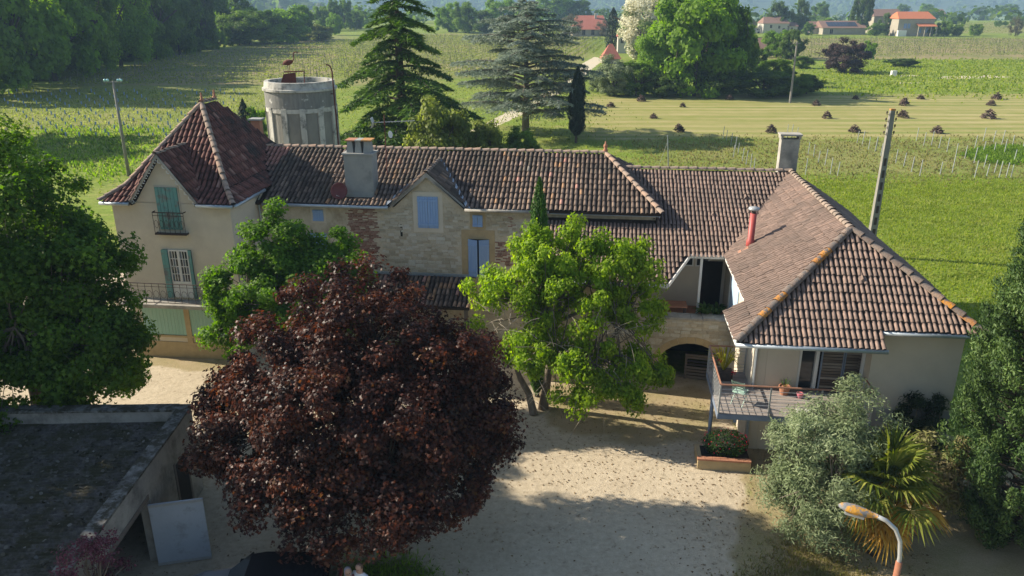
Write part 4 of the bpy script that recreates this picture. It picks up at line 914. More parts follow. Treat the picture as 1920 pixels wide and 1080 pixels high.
def leafcloud(g, C, rc, nper, flat=.75, up=.5, out=.8, rand=.7, centre=None):
    k = len(C); idx = np.repeat(np.arange(k), nper); n = len(idx)
    D = unit(g.normal(size=(n, 3))); r = g.uniform(.2, 1, n) ** .75
    off = D * r[:, None] * np.asarray(rc)[idx][:, None]; off[:, 2] *= flat
    P = C[idx] + off; N = D * out + np.array([0, 0, up]) + g.normal(size=(n, 3)) * rand
    if centre is not None: N += unit(P - centre) * .5
    return P, unit(N), idx
def limbs(q, g, base, top, C, rtrunk, n_limb=7, twig=.012, bare=0, seg=5, sag=0.0, r_end=.35):
    """trunk from base to top, main limbs, and a thin branch to each clump"""
    base, top = Vector(base), Vector(top); ax = top - base
    pts = [base + ax * t + Vector((g.normal(0, .06), g.normal(0, .06), 0)) * (0 if t == 0 else 1) * ax.length * .12 for t in np.linspace(0, 1, 6)]
    q.tube(pts, [rtrunk * (1.25 if i == 0 else 1 - (1 - r_end) * i / 5) for i in range(6)], 8)
    cen = C.mean(0); order = np.argsort(np.arctan2(C[:,1]-cen[1], C[:,0]-cen[0])); groups = np.array_split(order, n_limb)
    for gr in groups:
        if len(gr) == 0: continue
        m = Vector(C[gr].mean(0)); t = g.uniform(.35, .8); p0 = base + ax * t; mid = p0.lerp(m, .55) + Vector((0, 0, -.15 - sag)); pe = p0.lerp(m, .9)
        q.tube([p0, p0.lerp(mid, .5) + Vector((0,0,.1)), mid, pe], [rtrunk*.5, rtrunk*.4, rtrunk*.28, rtrunk*.14], 6)
        for i in gr:
            c = Vector(C[i]); s_ = mid.lerp(pe, g.uniform(0, 1)); k = s_.lerp(c, .5) + Vector((g.normal(0,.1), g.normal(0,.1), g.uniform(0,.2)))
            q.tube([s_, k, c], [rtrunk*.12 + .008, twig + .006, twig*.5], 4, cap=False)
def tree(name, label, base, trunk_top, crown_c, rad, ncl, rc, nper, shape, size, lm, cat='tree', bark=None, rt=.18, seed=1, shell=.55, lump=.22, flat=.75, up=.5, group=None, extra=None,
         n_limb=7, droop=False, cutlow=-.9, rand=.7, reject=None, subs=None, crown_name='crown'):
    g = np.random.default_rng(seed); base = np.array([base[0], base[1], 0.0])
    if subs: C = np.vstack([clump_centres(g, np.array(c_) - base, r_, n_, shell, lump, cutlow=cutlow)[0] for c_, r_, n_ in subs])
    else: C, _ = clump_centres(g, np.array(crown_c) - base, rad, ncl, shell, lump, cutlow=cutlow)
    if extra is not None: C = np.vstack([C, np.array(extra, float) - base])
    C = C[C[:, 2] > .25]
    if reject is not None: C = C[[not reject(*(c + base)) for c in C]]
    t = thing(name, label, cat, tuple(base), 0, group)
    q = MB(); limbs(q, g, (0,0,-.1), np.array(trunk_top) - base, C, rt, n_limb); q.build('trunk', bark or M_bark, t, smooth=True)
    rcs = g.uniform(rc[0], rc[1], len(C)); P, N, idx = leafcloud(g, C, rcs, nper, flat, up, rand=rand, centre=np.array(crown_c) - base)
    tdir = None
    if droop: tdir = g.normal(size=N.shape) * .5 + np.array([0, 0, -1.2])
    T, B = frames(N, g, tdir)
    crnd = g.uniform(0, 1, len(C))[idx] * .45 + g.uniform(0, 1, len(P)) * .55
    keep = P[:, 2] > .05
    o = soup(crown_name, P[keep], T[keep], B[keep], N[keep], g.uniform(size[0], size[1], len(P))[keep], *shape, lm, t, crnd[keep])
    return t
L_green = leafmat('maple_green', [(0, (.04,.09,.014)), (.35, (.075,.15,.018)), (.7, (.125,.225,.028)), (1, (.20,.32,.05))])
L_lime = leafmat('lime_green', [(0, (.12,.205,.016)), (.4, (.22,.345,.026)), (.8, (.33,.45,.045)), (1, (.42,.53,.09))])
L_green2 = leafmat('fresh_maple', [(0, (.06,.13,.018)), (.35, (.10,.195,.024)), (.7, (.155,.28,.036)), (1, (.23,.37,.06))])
L_red = leafmat('dark_red_maple', [(0, (.018,.010,.009)), (.3, (.04,.017,.013)), (.6, (.085,.03,.019)), (.82, (.15,.05,.026)), (.95, (.15,.08,.03)), (1, (.30,.04,.03))], trans=.4, rough=.45, spec=.3)
L_olive = leafmat('grey_olive', [(0, (.12,.165,.075)), (.5, (.20,.25,.12)), (.85, (.28,.33,.18)), (1, (.38,.41,.26))], trans=.3)
L_cyp = leafmat('cypress', [(0, (.022,.048,.014)), (.5, (.06,.11,.026)), (.9, (.125,.19,.05)), (1, (.19,.24,.09))], trans=.22)
L_pencil = leafmat('pencil_cypress', [(0, (.03,.08,.012)), (.6, (.065,.15,.018)), (1, (.10,.21,.03))], trans=.2)
L_dark = leafmat('dark_cypress', [(0, (.008,.018,.009)), (.6, (.018,.036,.016)), (1, (.035,.06,.025))], trans=.1)
L_cedar = leafmat('cedar', [(0, (.03,.07,.014)), (.5, (.075,.145,.022)), (.85, (.14,.235,.036)), (1, (.21,.31,.06))], trans=.3)
L_bluecedar = leafmat('blue_cedar', [(0, (.10,.135,.10)), (.5, (.20,.245,.195)), (1, (.34,.39,.32))], trans=.4)
L_dry = leafmat('dry_bamboo', [(0, (.16,.13,.06)), (.4, (.27,.22,.11)), (.75, (.20,.23,.06)), (1, (.42,.36,.22))], trans=.3)
L_shrub = leafmat('dark_shrub', [(0, (.018,.035,.014)), (.6, (.04,.07,.025)), (1, (.08,.12,.045))])
L_yellow = leafmat('yellow_green', [(0, (.10,.135,.025)), (.5, (.20,.245,.05)), (1, (.32,.36,.09))])
L_mid = leafmat('mid_green', [(0, (.07,.13,.018)), (.5, (.14,.235,.03)), (1, (.25,.36,.06))])
L_light = leafmat('spring_green', [(0, (.11,.20,.018)), (.5, (.18,.31,.026)), (1, (.26,.41,.05))])
L_deep = leafmat('deep_green', [(0, (.042,.08,.018)), (.5, (.09,.15,.028)), (1, (.16,.235,.045))])
L_white = leafmat('white_blossom', [(0, (.10,.17,.04)), (.35, (.18,.25,.07)), (.45, (.6,.58,.44)), (1, (.75,.73,.6))])
L_purple = leafmat('purple_leaf', [(0, (.03,.018,.017)), (.6, (.065,.04,.035)), (1, (.11,.075,.06))], trans=.25)
L_pink = leafmat('pink_purple', [(0, (.08,.03,.045)), (.5, (.17,.06,.085)), (1, (.32,.17,.21))])
L_far = leafmat('brown_grey_twig', [(0, (.10,.095,.055)), (1, (.19,.17,.10))])

# left garden tree in front of the tower
tree('garden_maple', 'big dense dark green maple filling the left edge of the picture', (-16.8, 24.8), (-16.6, 24.9, 6.5), (-17, 24.4, 5.6), (4, 3, 4), 1, (.42, .8), 210, MAPLE, (.12, .2), L_green, seed=11, rt=.26, shell=.55, lump=.15, cutlow=-.7, extra=[(-16.9, 21.3, 4.4), (-17.4, 21.4, 4.0), (-17.8, 21.6, 4.9), (-16.6, 21.6, 5.2), (-17.2, 21.5, 5.4), (-15.9, 22, 5.3), (-16.2, 21.4, 4.2)],
     subs=[((-17.2, 24.8, 8.2), (3.2, 3.0, 3.0), 110), ((-14.9, 24.2, 6.9), (2.1, 2.2, 1.9), 75), ((-18.6, 23.4, 5.6), (2.8, 2.4, 2.6), 80), ((-14.4, 23.8, 4.4), (2.3, 2.2, 1.8), 85), ((-16.4, 22.6, 3.2), (2.4, 1.6, 1.9), 85), ((-14.3, 24.4, 2.5), (1.6, 1.6, 1.3), 45), ((-18.8, 22.6, 2.6), (2.0, 1.5, 1.6), 45)],
     reject=lambda x, y, z: x > np.interp(z, [1.2, 2.5, 4, 5.6, 7.1, 9.2, 11], [-13.9, -12.9, -12.2, -12.4, -12.9, -14.3, -15.4]))
# green maple in front of the farmhouse corner
tree('green_maple', 'light green maple in front of the farmhouse, between the tower and the red maple', (-8.3, 27.8), (-8.4, 27.9, 5.6), (-8.4, 28.0, 4.9), (2, 2, 2), 1, (.32, .58), 210, MAPLE, (.1, .17), L_green2, seed=23, rt=.15, shell=.5, lump=.15, cutlow=-.6,
     subs=[((-8.9, 28.0, 6.1), (1.3, 1.2, 1.5), 50), ((-6.7, 27.9, 5.5), (1.2, 1.1, 1.3), 42), ((-10.0, 27.7, 4.7), (1.3, 1.2, 1.4), 42), ((-8.2, 27.0, 4.3), (1.8, 1.3, 1.5), 55), ((-6.3, 27.2, 3.9), (1.0, 1.0, 1.1), 30), ((-10.1, 27.3, 3.2), (1.2, 1.0, 1.2), 30)],
     extra=[(-8.75, 28, 7.6), (-8.6, 28, 7.9), (-6.4, 28, 6.9), (-7.6, 28, 6.5)])
# red maple, the largest tree
tree('red_maple', 'large dark red maple in the middle of the courtyard', (-4.6, 20.8), (-4.5, 20.7, 5.2), (-4.4, 20.0, 4.0), (4, 3, 3), 1, (.36, .68), 240, MAPLE, (.09, .155), L_red, seed=5, rt=.24, bark=M_barkdark, shell=.55, lump=.14, cutlow=-.55, n_limb=12,
     subs=[((-4.4, 21.3, 5.5), (2.3, 2.0, 1.9), 75), ((-6.6, 20.8, 4.6), (1.9, 1.8, 1.6), 62), ((-2.3, 20.8, 4.7), (1.9, 1.8, 1.6), 62), ((-5.2, 18.9, 4.3), (2.0, 1.6, 1.5), 62), ((-3.0, 18.8, 3.9), (1.9, 1.5, 1.5), 58), ((-7.3, 19.2, 3.2), (1.5, 1.5, 1.2), 44), ((-1.5, 19.4, 3.4), (1.4, 1.4, 1.2), 42),
           ((-6.0, 17.5, 2.7), (1.6, 1.2, 1.2), 44), ((-3.9, 17.2, 2.5), (1.6, 1.1, 1.2), 44), ((-2.0, 17.8, 2.6), (1.3, 1.2, 1.1), 36), ((-8.0, 20.6, 4.1), (.9, 1.0, .8), 22), ((-.9, 20.6, 3.9), (.9, 1.1, .9), 24), ((-4.8, 19.6, 2.6), (2.6, 1.8, 1.2), 40)],
     extra=[(-5.2, 22.6, 7.3), (-3.4, 22.4, 7.2), (-6.8, 22.2, 6.6), (-4.3, 22.5, 7.5)])
# lime green drooping tree before the arch wall
tree('box_elder', 'bright lime green tree with drooping branches in front of the tiled wing', (1.2, 27.2), (1.9, 26.9, 6.2), (2.2, 26.5, 4.5), (3, 2, 3), 1, (.26, .5), 200, LEAF2, (.10, .19), L_lime, seed=31, rt=.17, shell=.5, lump=.2, flat=1.05, up=.2, droop=True, cutlow=-.65, n_limb=10,
     subs=[((1.5, 27.0, 6.3), (1.5, 1.2, 1.1), 42), ((3.7, 26.7, 6.0), (1.2, 1.1, 1.0), 32), ((.3, 26.6, 5.0), (1.3, 1.0, 1.1), 32), ((2.4, 26.0, 4.7), (1.7, 1.2, 1.2), 38), ((4.5, 26.2, 4.5), (1.0, .9, .9), 22), ((.8, 25.8, 3.2), (1.1, .9, .9), 22), ((2.7, 25.3, 3.0), (1.2, .9, .9), 22), ((4.6, 25.5, 2.6), (.9, .8, .6), 20), ((3.4, 24.9, 1.9), (1.2, .6, .45), 18)],
     extra=[(-1.2, 27, 4.6), (-1.6, 27, 5.1), (-1.3, 27, 3.6), (5.3, 25.4, 2.3), (5.6, 25.4, 2.1), (5.1, 26.1, 5.6), (4.9, 26.1, 6.2), (2.3, 27, 7.5), (1.6, 26.9, 7.6), (1.6, 25.2, 1.6), (2.3, 24.8, 1.3), (4.4, 24.8, 1.5)], reject=lambda x, y, z: z > 7.75 - .25*abs(x - 2.3))
be = bpy.data.objects['box_elder']; g = np.random.default_rng(77); q = MB()
for i in range(240):                      # bare pale twigs
    p = Vector((g.uniform(-2.2, 2.9), g.uniform(-2.6, -.2), g.uniform(1.0, 5.0))); d = Vector((g.normal(0, .5), g.normal(0, .4), g.normal(-.1, .5)))
    q.tube([p, p + d*.5 + Vector((0,0,.06)), p + d], [.012, .008, .003], 4, cap=False)
q.build('bare_twigs', M_twig, be)
MB().tube([(-.35, -.5, .0), (-.55, -.1, .7), (-.9, .1, 1.3), (-1.25, .3, 2.2)], [.17, .14, .11, .06], 7).build('leaning_stem', M_bark, be)
# narrow cypress tip rising between the farmhouse and the lime tree
def column_tree(name, label, x, y, h, r, lm, n, size, seed, cat='tree', group=None, taper=1.0, bark=None, z0=.2, shape=SLIM):
    g = np.random.default_rng(seed); t = thing(name, label, cat, (x, y, 0), 0, group)
    q = MB().tube([(0,0,-.1), (0,0,h*.5), (0,0,h*.9)], [r*.16+.04, r*.1+.02, .01], 6); q.build('trunk', bark or M_barkdark, t)
    u = g.uniform(0, 1, n); z = z0 + (h - z0) * u; th = g.uniform(0, 2*math.pi, n)
    prof = np.minimum(1, (u*8+.25)) * np.where(u < .55, 1, 1 - ((u - .55)/.45) ** (1.6*taper)) ** .8
    lob = 1 + .16*np.sin(th*3 + z*1.3) + .13*np.sin(th*7 - z*2.7)
    rr = r * prof * lob * (.55 + .45*g.uniform(0, 1, n) ** .4)
    P = np.stack([rr*np.cos(th), rr*np.sin(th), z], 1); D = np.stack([np.cos(th), np.sin(th), np.full(n, .25)], 1)
    N = unit(D + g.normal(size=(n,3))*.55); T, B = frames(N, g, np.tile([0,0,1.], (n,1)) + g.normal(size=(n,3))*.35 + D*.4)
    soup('crown', P, T, B, N, g.uniform(size[0], size[1], n), *shape, lm, t, np.clip(g.uniform(0, 1, n)*.7 + .3*(lob-.75), 0, 1)); return t
column_tree('pencil_cypress', 'slim fresh green cypress tip standing before the main roof', 1.0, 28.2, 8.85, .42, L_pencil, 9000, (.12, .26), 41, taper=1.4)
# big juniper-like cypress at the right edge: many upright plumes
SLIM2 = ([(0,-.5,0),(.17,0,.04),(0,.5,0),(-.17,0,.04)], [(0,1,2),(0,2,3)])
def plume_tree(name, label, x, y, h, r, lm, nplume, nper, seed):
    g = np.random.default_rng(seed); t = thing(name, label, 'tree', (x, y, 0))
    q = MB().tube([(0,0,-.1), (0,0,h*.6), (0,0,h*.95)], [.3, .2, .03], 8)
    Ps, Ns, Rn, Td = [], [], [], []
    for i in range(nplume):
        u = (i + .5) / nplume; th = i * 2.399963 + g.normal(0, .3); zc_ = .3 + (h - 1.0) * u ** 1.05; prof = min(1, .75 + u*1.6) * (1 - max(0, (u - .35) / .68) ** 2.6)
        R_ = r * prof * g.uniform(.55, 1.05); c = np.array([R_*math.cos(th), R_*math.sin(th), zc_]); ln = g.uniform(.7, 1.35) * (1 - .3*u); rad_ = g.uniform(.28, .52)
        q.tube([(0, 0, max(.2, zc_ - .6)), tuple(c*[.6,.6,1] - [0,0,.2]), tuple(c)], [.04, .025, .01], 4, cap=False)
        dirv = np.array([math.cos(th)*.45, math.sin(th)*.45, 1.0]); dirv /= np.linalg.norm(dirv)
        s_ = g.uniform(-.5, 1, nper); w = rad_*.85 * np.sqrt(np.clip(1 - ((s_ - .15)/.86) ** 2, .02, 1)); D = unit(g.normal(size=(nper, 3)))
        Ps.append(c + dirv*s_[:, None]*ln*.6 + D*(w*g.uniform(.5, 1, nper))[:, None]); Ns.append(unit(D + g.normal(size=(nper,3))*.5)); Rn.append(np.clip(g.uniform(0, .65, nper) + .35*g.uniform(), 0, 1)); Td.append(np.tile(dirv, (nper, 1)) + D*.5 + g.normal(size=(nper,3))*.3)
    q.build('trunk', M_barkdark, t)
    P, N, Rn, Td = map(np.concatenate, (Ps, Ns, Rn, Td)); k = P[:, 2] > .03; P, N, Rn, Td = P[k], N[k], Rn[k], Td[k]; T, B = frames(N, g, Td)
    soup('crown', P, T, B, N, g.uniform(.07, .16, len(P)), *SLIM2, lm, t, Rn)
plume_tree('large_cypress', 'large feathery dark green cypress at the right edge of the picture', 15.0, 19.2, 12.3, 2.2, L_cyp, 430, 420, 51)
# grey olive shrub below the balcony
tree('olive_tree', 'grey green olive tree with fine leaves in front of the balcony', (9.2, 19.2), (9.3, 19.3, 3.0), (9.15, 19.6, 2.3), (1.6, 1.45, 2.15), 230, (.3, .52), 230, SLIM, (.09, .17), L_olive, seed=61, rt=.11, shell=.45, up=.7, cutlow=-.95,
     extra=[(9.8, 20.3, 4.75), (9.6, 20.4, 4.5), (10.2, 20.2, 4.4), (8.0, 20.4, 1.7), (7.6, 20.5, 1.4), (8.0, 20.1, 1.2), (7.9, 18.9, .8), (8.6, 18.4, .6), (9.3, 18.2, .6), (10.1, 18.4, .6), (8.3, 19, .4), (9, 18.6, .9), (9.8, 18.5, 1.0), (10.6, 19, .8)])
# dry bamboo-like bush and dark shrub by the plain wall
tree('dry_bush', 'straw coloured half dry bamboo bush behind the palm', (13.2, 20.6), (13.2, 20.6, 1.6), (13.0, 20.6, 1.35), (1.0, .9, 1.35), 55, (.28, .45), 150, SLIM, (.14, .26), L_dry, 'bush', seed=71, rt=.05, up=.3, n_limb=5)
tree('oleander', 'dark green oleander against the plain wing wall', (13.1, 22.3), (13.1, 22.3, 2.0), (13.1, 22.3, 1.9), (1.0, .6, 1.35), 45, (.22, .42), 110, SLIM, (.14, .24), L_shrub, 'bush', seed=72, rt=.05, n_limb=5)
# unseen neighbour to the left whose shade falls over the shed
tree('shade_tree', 'broad green tree beside the shed, just past the left edge', (-24.5, 20.5), (-24.4, 20.4, 7), (-24.4, 20, 7.6), (5.2, 6.5, 4.8), 150, (.8, 1.3), 70, CLUMP, (.3, .5), L_mid, seed=91, rt=.3)
tree('field_tree', 'tall tree past the left edge shading the young vines', (-66, 88), (-66, 88, 9), (-66, 88, 9.5), (6, 8, 6.5), 90, (1.2, 2.0), 50, CLUMP, (.5, .9), L_mid, seed=92, rt=.35)
# pink leaved twig tops at the lower left
tree('purple_shrub', 'shrub with pinkish purple leaves in front of the shed wall, bottom left corner', (-9.75, 14.2), (-9.75, 14.2, 2.9), (-9.7, 14.5, 2.5), (.7, 1.3, 1.0), 60, (.18, .34), 100, LEAF2, (.05, .09), L_pink, 'bush', seed=95, rt=.05, shell=.5, n_limb=6)
tree('lime_sapling', 'lime green sapling tip at the bottom edge of the picture', (-2.25, 15.15), (-2.25, 15.15, .6), (-2.25, 15.2, .72), (.2, .18, .25), 10, (.1, .16), 40, LEAF2, (.06, .1), L_lime, 'sapling', seed=96, rt=.015, n_limb=3)

# ------------------------------------------------------------------ fan palm
L_palm = leafmat('palm_green', [(0, (.06,.10,.014)), (.5, (.15,.19,.025)), (1, (.30,.30,.06))], trans=.35, rough=.7, spec=.15)
L_palmdry = leafmat('palm_dry', [(0, (.24,.12,.015)), (.5, (.46,.25,.035)), (1, (.62,.42,.09))], trans=.4)
palm = thing('fan_palm', 'fan palm with yellow green fronds and orange dry skirt beside the street lamp', 'palm', (10.35, 18.7, 0))
MB().tube([(0,0,-.1), (.03,0,.8), (0,.02,1.7), (0,0,2.3)], [.16, .15, .15, .12], 10).build('trunk', M_barkdark, palm, smooth=True)
g = np.random.default_rng(3)
def frond(el, az, ln, fr, lm, droop):
    d = Vector((math.cos(az)*math.cos(el), math.sin(az)*math.cos(el), math.sin(el))); p0 = Vector((0, 0, 2.4)); p1 = p0 + d*ln + Vector((0,0,-.12*ln*droop))
    side = d.cross(Vector((0,0,1))); side = side.normalized() if side.length > .1 else Vector((1,0,0)); nrm = side.cross(d).normalized()
    q = MB(); q.rv = .3; q.tube([p0, p0.lerp(p1, .5) + Vector((0,0,.05)), p1], [.022, .016, .012], 4)
    n = 30
    for i in range(n):
        a = R(-125 + 250*(i + .5)/n) + g.normal(0, .02); u = d*math.cos(a) + side*math.sin(a); L_ = fr*(.78 + .22*math.cos(a))*g.uniform(.92, 1.05); w = u.cross(nrm).normalized()*(.02 + .012*fr)
        m_ = p1 + u*L_*.55 + nrm*.05; e_ = p1 + u*L_ + Vector((0,0,-.22*droop*L_)) ; q.rv = float(np.clip(g.uniform(.15, .95), 0, 1))
        fold = nrm*(.025 if i % 2 else -.025)
        q.add([p1, m_ - w + fold, m_ + w - fold, e_], [(0,1,2), (1,3,2)])
    q.build('frond', lm, palm, attr=True)
for k in range(26):
    u = k / 26; el = R(80 - 105*u) + g.normal(0, .14); frond(el, k*2.39996 + g.normal(0, .15), g.uniform(.5, 1.0), g.uniform(.7, 1.1), L_palm, .6 + .8*u)
for k in range(17): frond(R(-42) + g.normal(0, .16), k*.37 + 2.6 + g.normal(0, .1), g.uniform(.7, 1.15), g.uniform(.8, 1.0), L_palmdry, .8)
# ------------------------------------------------------------------ shed at the lower left
SX, SY = -10.05, 21.9                                   # far right corner
shed = thing('shed', 'old rendered shed with low corrugated roof and parapet, lower left corner', 'shed', (SX, SY, 0), R(1.5))
M_shedwall = mat('grey_shed_render', (.36,.34,.30), (.27,.255,.23), scale=1.3, rough=.97, bump=.3, bscale=16, dirt=(.15,.14,.125), dscale=.8, dlo=.48, dhi=.66)
M_cap = mat('mossy_coping', (.21,.205,.19), (.07,.065,.055), scale=5, rough=.98, bump=.7, bscale=16, dirt=(.05,.045,.03), dscale=3, dlo=.45, dhi=.55)
M_corr = mat('weathered_fibre_cement', (.13,.12,.105), (.045,.04,.036), scale=6, rough=.98, bump=1.0, bscale=18, dirt=(.045,.042,.022), dscale=1.6, dlo=.42, dhi=.58)
b = MB(); b.box(-.3, -3.55, -.05, 0, 0, 3.0); b.box(-.3, -9.2, 2.25, 0, -3.55, 3.0); b.box(-.3, -9.2, -.05, 0, -7.2, 2.25)
b.box(-11, -.3, -.05, -.305, 0, 3.0); b.box(-11, -9.2, -.05, -10.7, -.305, 2.9); b.box(-10.695, -9.2, -.05, -.305, -8.9, 2.6); b.build('wall', M_shedwall, shed)
y = 0.03
for i in range(9): MB().box(-.34 - random.uniform(0,.02), y - 1.02, 3.002, .04 + random.uniform(0,.02), y, 3.05 + random.uniform(0,.035)).build('coping_slab', M_cap, shed); y -= 1.03
x = -.36
for i in range(10): MB().box(x - 1.05, -.35, 3.002, x, .05, 3.05 + random.uniform(0,.035)).build('coping_slab', M_cap, shed); x -= 1.06
# corrugated sheets, waves run along x
q = MB(); nyc = 6*58
for r_ in range(5):
    x0, x1 = -.3 - r_*2.08, -.3 - (r_+1)*2.08 - .12; q = MB(); vs = []
    for j in range(nyc + 1):
        yy = -.3 - 8.6*j/nyc; zz = 2.62 - .03*(r_ % 2) * 0 + .028*math.cos(2*math.pi*j/6) - .012*r_ - .02*(8.6*j/nyc)*.3
        vs += [(x0, yy, zz + .0), (x1, yy, zz - .03)]
    q.add(vs, [(2*j, 2*j+1, 2*j+3, 2*j+2) for j in range(nyc)]); q.build('roof_sheet', M_corr, shed, smooth=True)
g = np.random.default_rng(66); n = 2600; X = -.4 - 10*g.uniform(size=n)**1.1; Y = -.4 - 8.4*g.uniform(size=n); P_ = np.stack([X, Y, np.full(n, 2.645) + X*.006], 1); N_ = unit(g.normal(size=(n,3))*.5 + [0,0,1]); T_, B_ = frames(N_, g)
tag(soup('moss_and_litter', P_, T_, B_, N_, g.uniform(.03, .11, n), *CLUMP, mat('roof_litter', None, attr=True, rough=1, ramp=[(0, (.03,.028,.018)), (.6, (.09,.08,.055)), (.9, (.13,.12,.10)), (1, (.18,.17,.15))]), shed, g.uniform(size=n)), kind='stuff')
MB().box(-.2, -7.1, 2.1, .02, -3.6, 2.249).build('lintel', M_wood, shed)
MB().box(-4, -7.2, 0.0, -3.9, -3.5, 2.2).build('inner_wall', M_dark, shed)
gd = MB().obox((.72, -3.62, 1.03), (.69, .14, 0), (-.004, .022, 0), (0, 0, 1.0)).build('garage_door_leaf', mat('white_blue_sheet', (.40,.44,.49), (.35,.39,.44), scale=1, rough=.55, dirt=(.25,.26,.27), dscale=2.2, dlo=.52, dhi=.7, bump=.2, bscale=6), shed)
for s_ in (-.96, .96): MB().obox((.72 + .006, -3.655, 1.03 + s_), (.69, .14, 0), (-.002, .012, 0), (0,0,.04)).build('door_rail', M_greysteel, gd)
MB().box(-.2, -1.75, .0, .015, -.95, 1.95).build('side_door', M_dark, shed); MB().box(-.1, -1.85, .0, .03, -1.751, 2.05).build('door_frame', M_wood, shed); MB().box(-.1, -.949, .0, .03, -.85, 2.05).build('door_frame', M_wood, shed)

# ------------------------------------------------------------------ dark car below the red maple
M_carpaint = mat('black_car_paint', (.012,.013,.016), (.014,.015,.018), rough=.22, spec=.6); M_hood = mat('bonnet_sky_reflection', (.17,.175,.19), (.18,.185,.2), rough=.28, spec=.6, metal=.3)  # bonnet grey is the reflected sky put into its colour
M_tyre = mat('tyre_rubber', (.015,.015,.015), (.02,.02,.02), rough=.9); M_rim = mat('alloy', (.4,.4,.42), (.45,.45,.47), rough=.35, metal=.8)
car = thing('parked_car', 'dark car parked under the red maple at the bottom edge', 'car', (-6.5, 16.2, 0), R(184))
def loft(secs, name, m, smooth=True):
    q = MB(); k = len(secs[0]); vs = [p for s_ in secs for p in s_]
    fs = [(i*k + j, i*k + (j+1) % k, (i+1)*k + (j+1) % k, (i+1)*k + j) for i in range(len(secs)-1) for j in range(k)]
    q.add(vs, fs + [tuple(range(k-1, -1, -1)), tuple(range((len(secs)-1)*k, len(secs)*k))]); return q.build(name, m, car, smooth=False)
def sec(x, w, z0, z1, r=.12): return [(x, -w, z0), (x, -w - .03, z0 + .3), (x, -w, z1 - .05), (x, -w + r, z1), (x, w - r, z1), (x, w, z1 - .05), (x, w + .03, z0 + .3), (x, w, z0)]
body = loft([sec(-2.05, .7, .35, .75), sec(-1.95, .82, .25, .92), sec(-1.2, .86, .2, .95), sec(.6, .87, .2, .95), sec(.75, .87, .2, .95)], 'body', M_carpaint)
loft([sec(.755, .87, .2, .95), sec(1.5, .85, .2, .88), sec(1.95, .78, .25, .75), sec(2.12, .66, .35, .6)], 'bonnet', M_hood)
loft([[(x, -w, z0), (x2, -w2, z1), (x2, w2, z1), (x, w, z0)] for x, x2, w, w2, z0, z1 in ((-1.98, -1.85, .8, .6, .951, 1.40), (-1.3, -1.1, .8, .62, .951, 1.47), (-.2, -.2, .82, .64, .951, 1.5), (.75, .15, .82, .62, .951, 1.47))], 'cabin', M_glass)
loft([[(x, -w, z), (x, -w + .06, z + .045), (x, w - .06, z + .045), (x, w, z)] for x, w, z in ((-1.9, .6, 1.395), (-1.1, .64, 1.47), (-.2, .66, 1.505), (.17, .63, 1.475))], 'roof', M_carpaint)
MB().obox((.48, 0, 1.215), (.33, 0, -.27), (0, .68, 0), (.012, 0, .016)).build('windscreen', M_glass, car)
for sx in (-1.3, 1.3):
    for sy in (-.8, .8):
        w = MB(); w.tube([(sx, sy - .1, .32), (sx, sy + .1, .32)], .32, 18); w = w.build('wheel', M_tyre, car); MB().tube([(sx, sy - .105, .32), (sx, sy + .105, .32)], .2, 12).build('rim', M_rim, w)
for sy in (-.6, .6): MB().box(2.0, sy - .14, .55, 2.1, sy + .14, .68).build('headlight', M_white, car); MB().box(-2.06, sy - .14, .65, -1.98, sy + .14, .82).build('tail_light', M_redpipe, car)
for sy in (-1, 1): MB().box(.45, sy*.9 - .06, .95, .6, sy*.9 + .06, 1.08).build('mirror', M_carpaint, car)

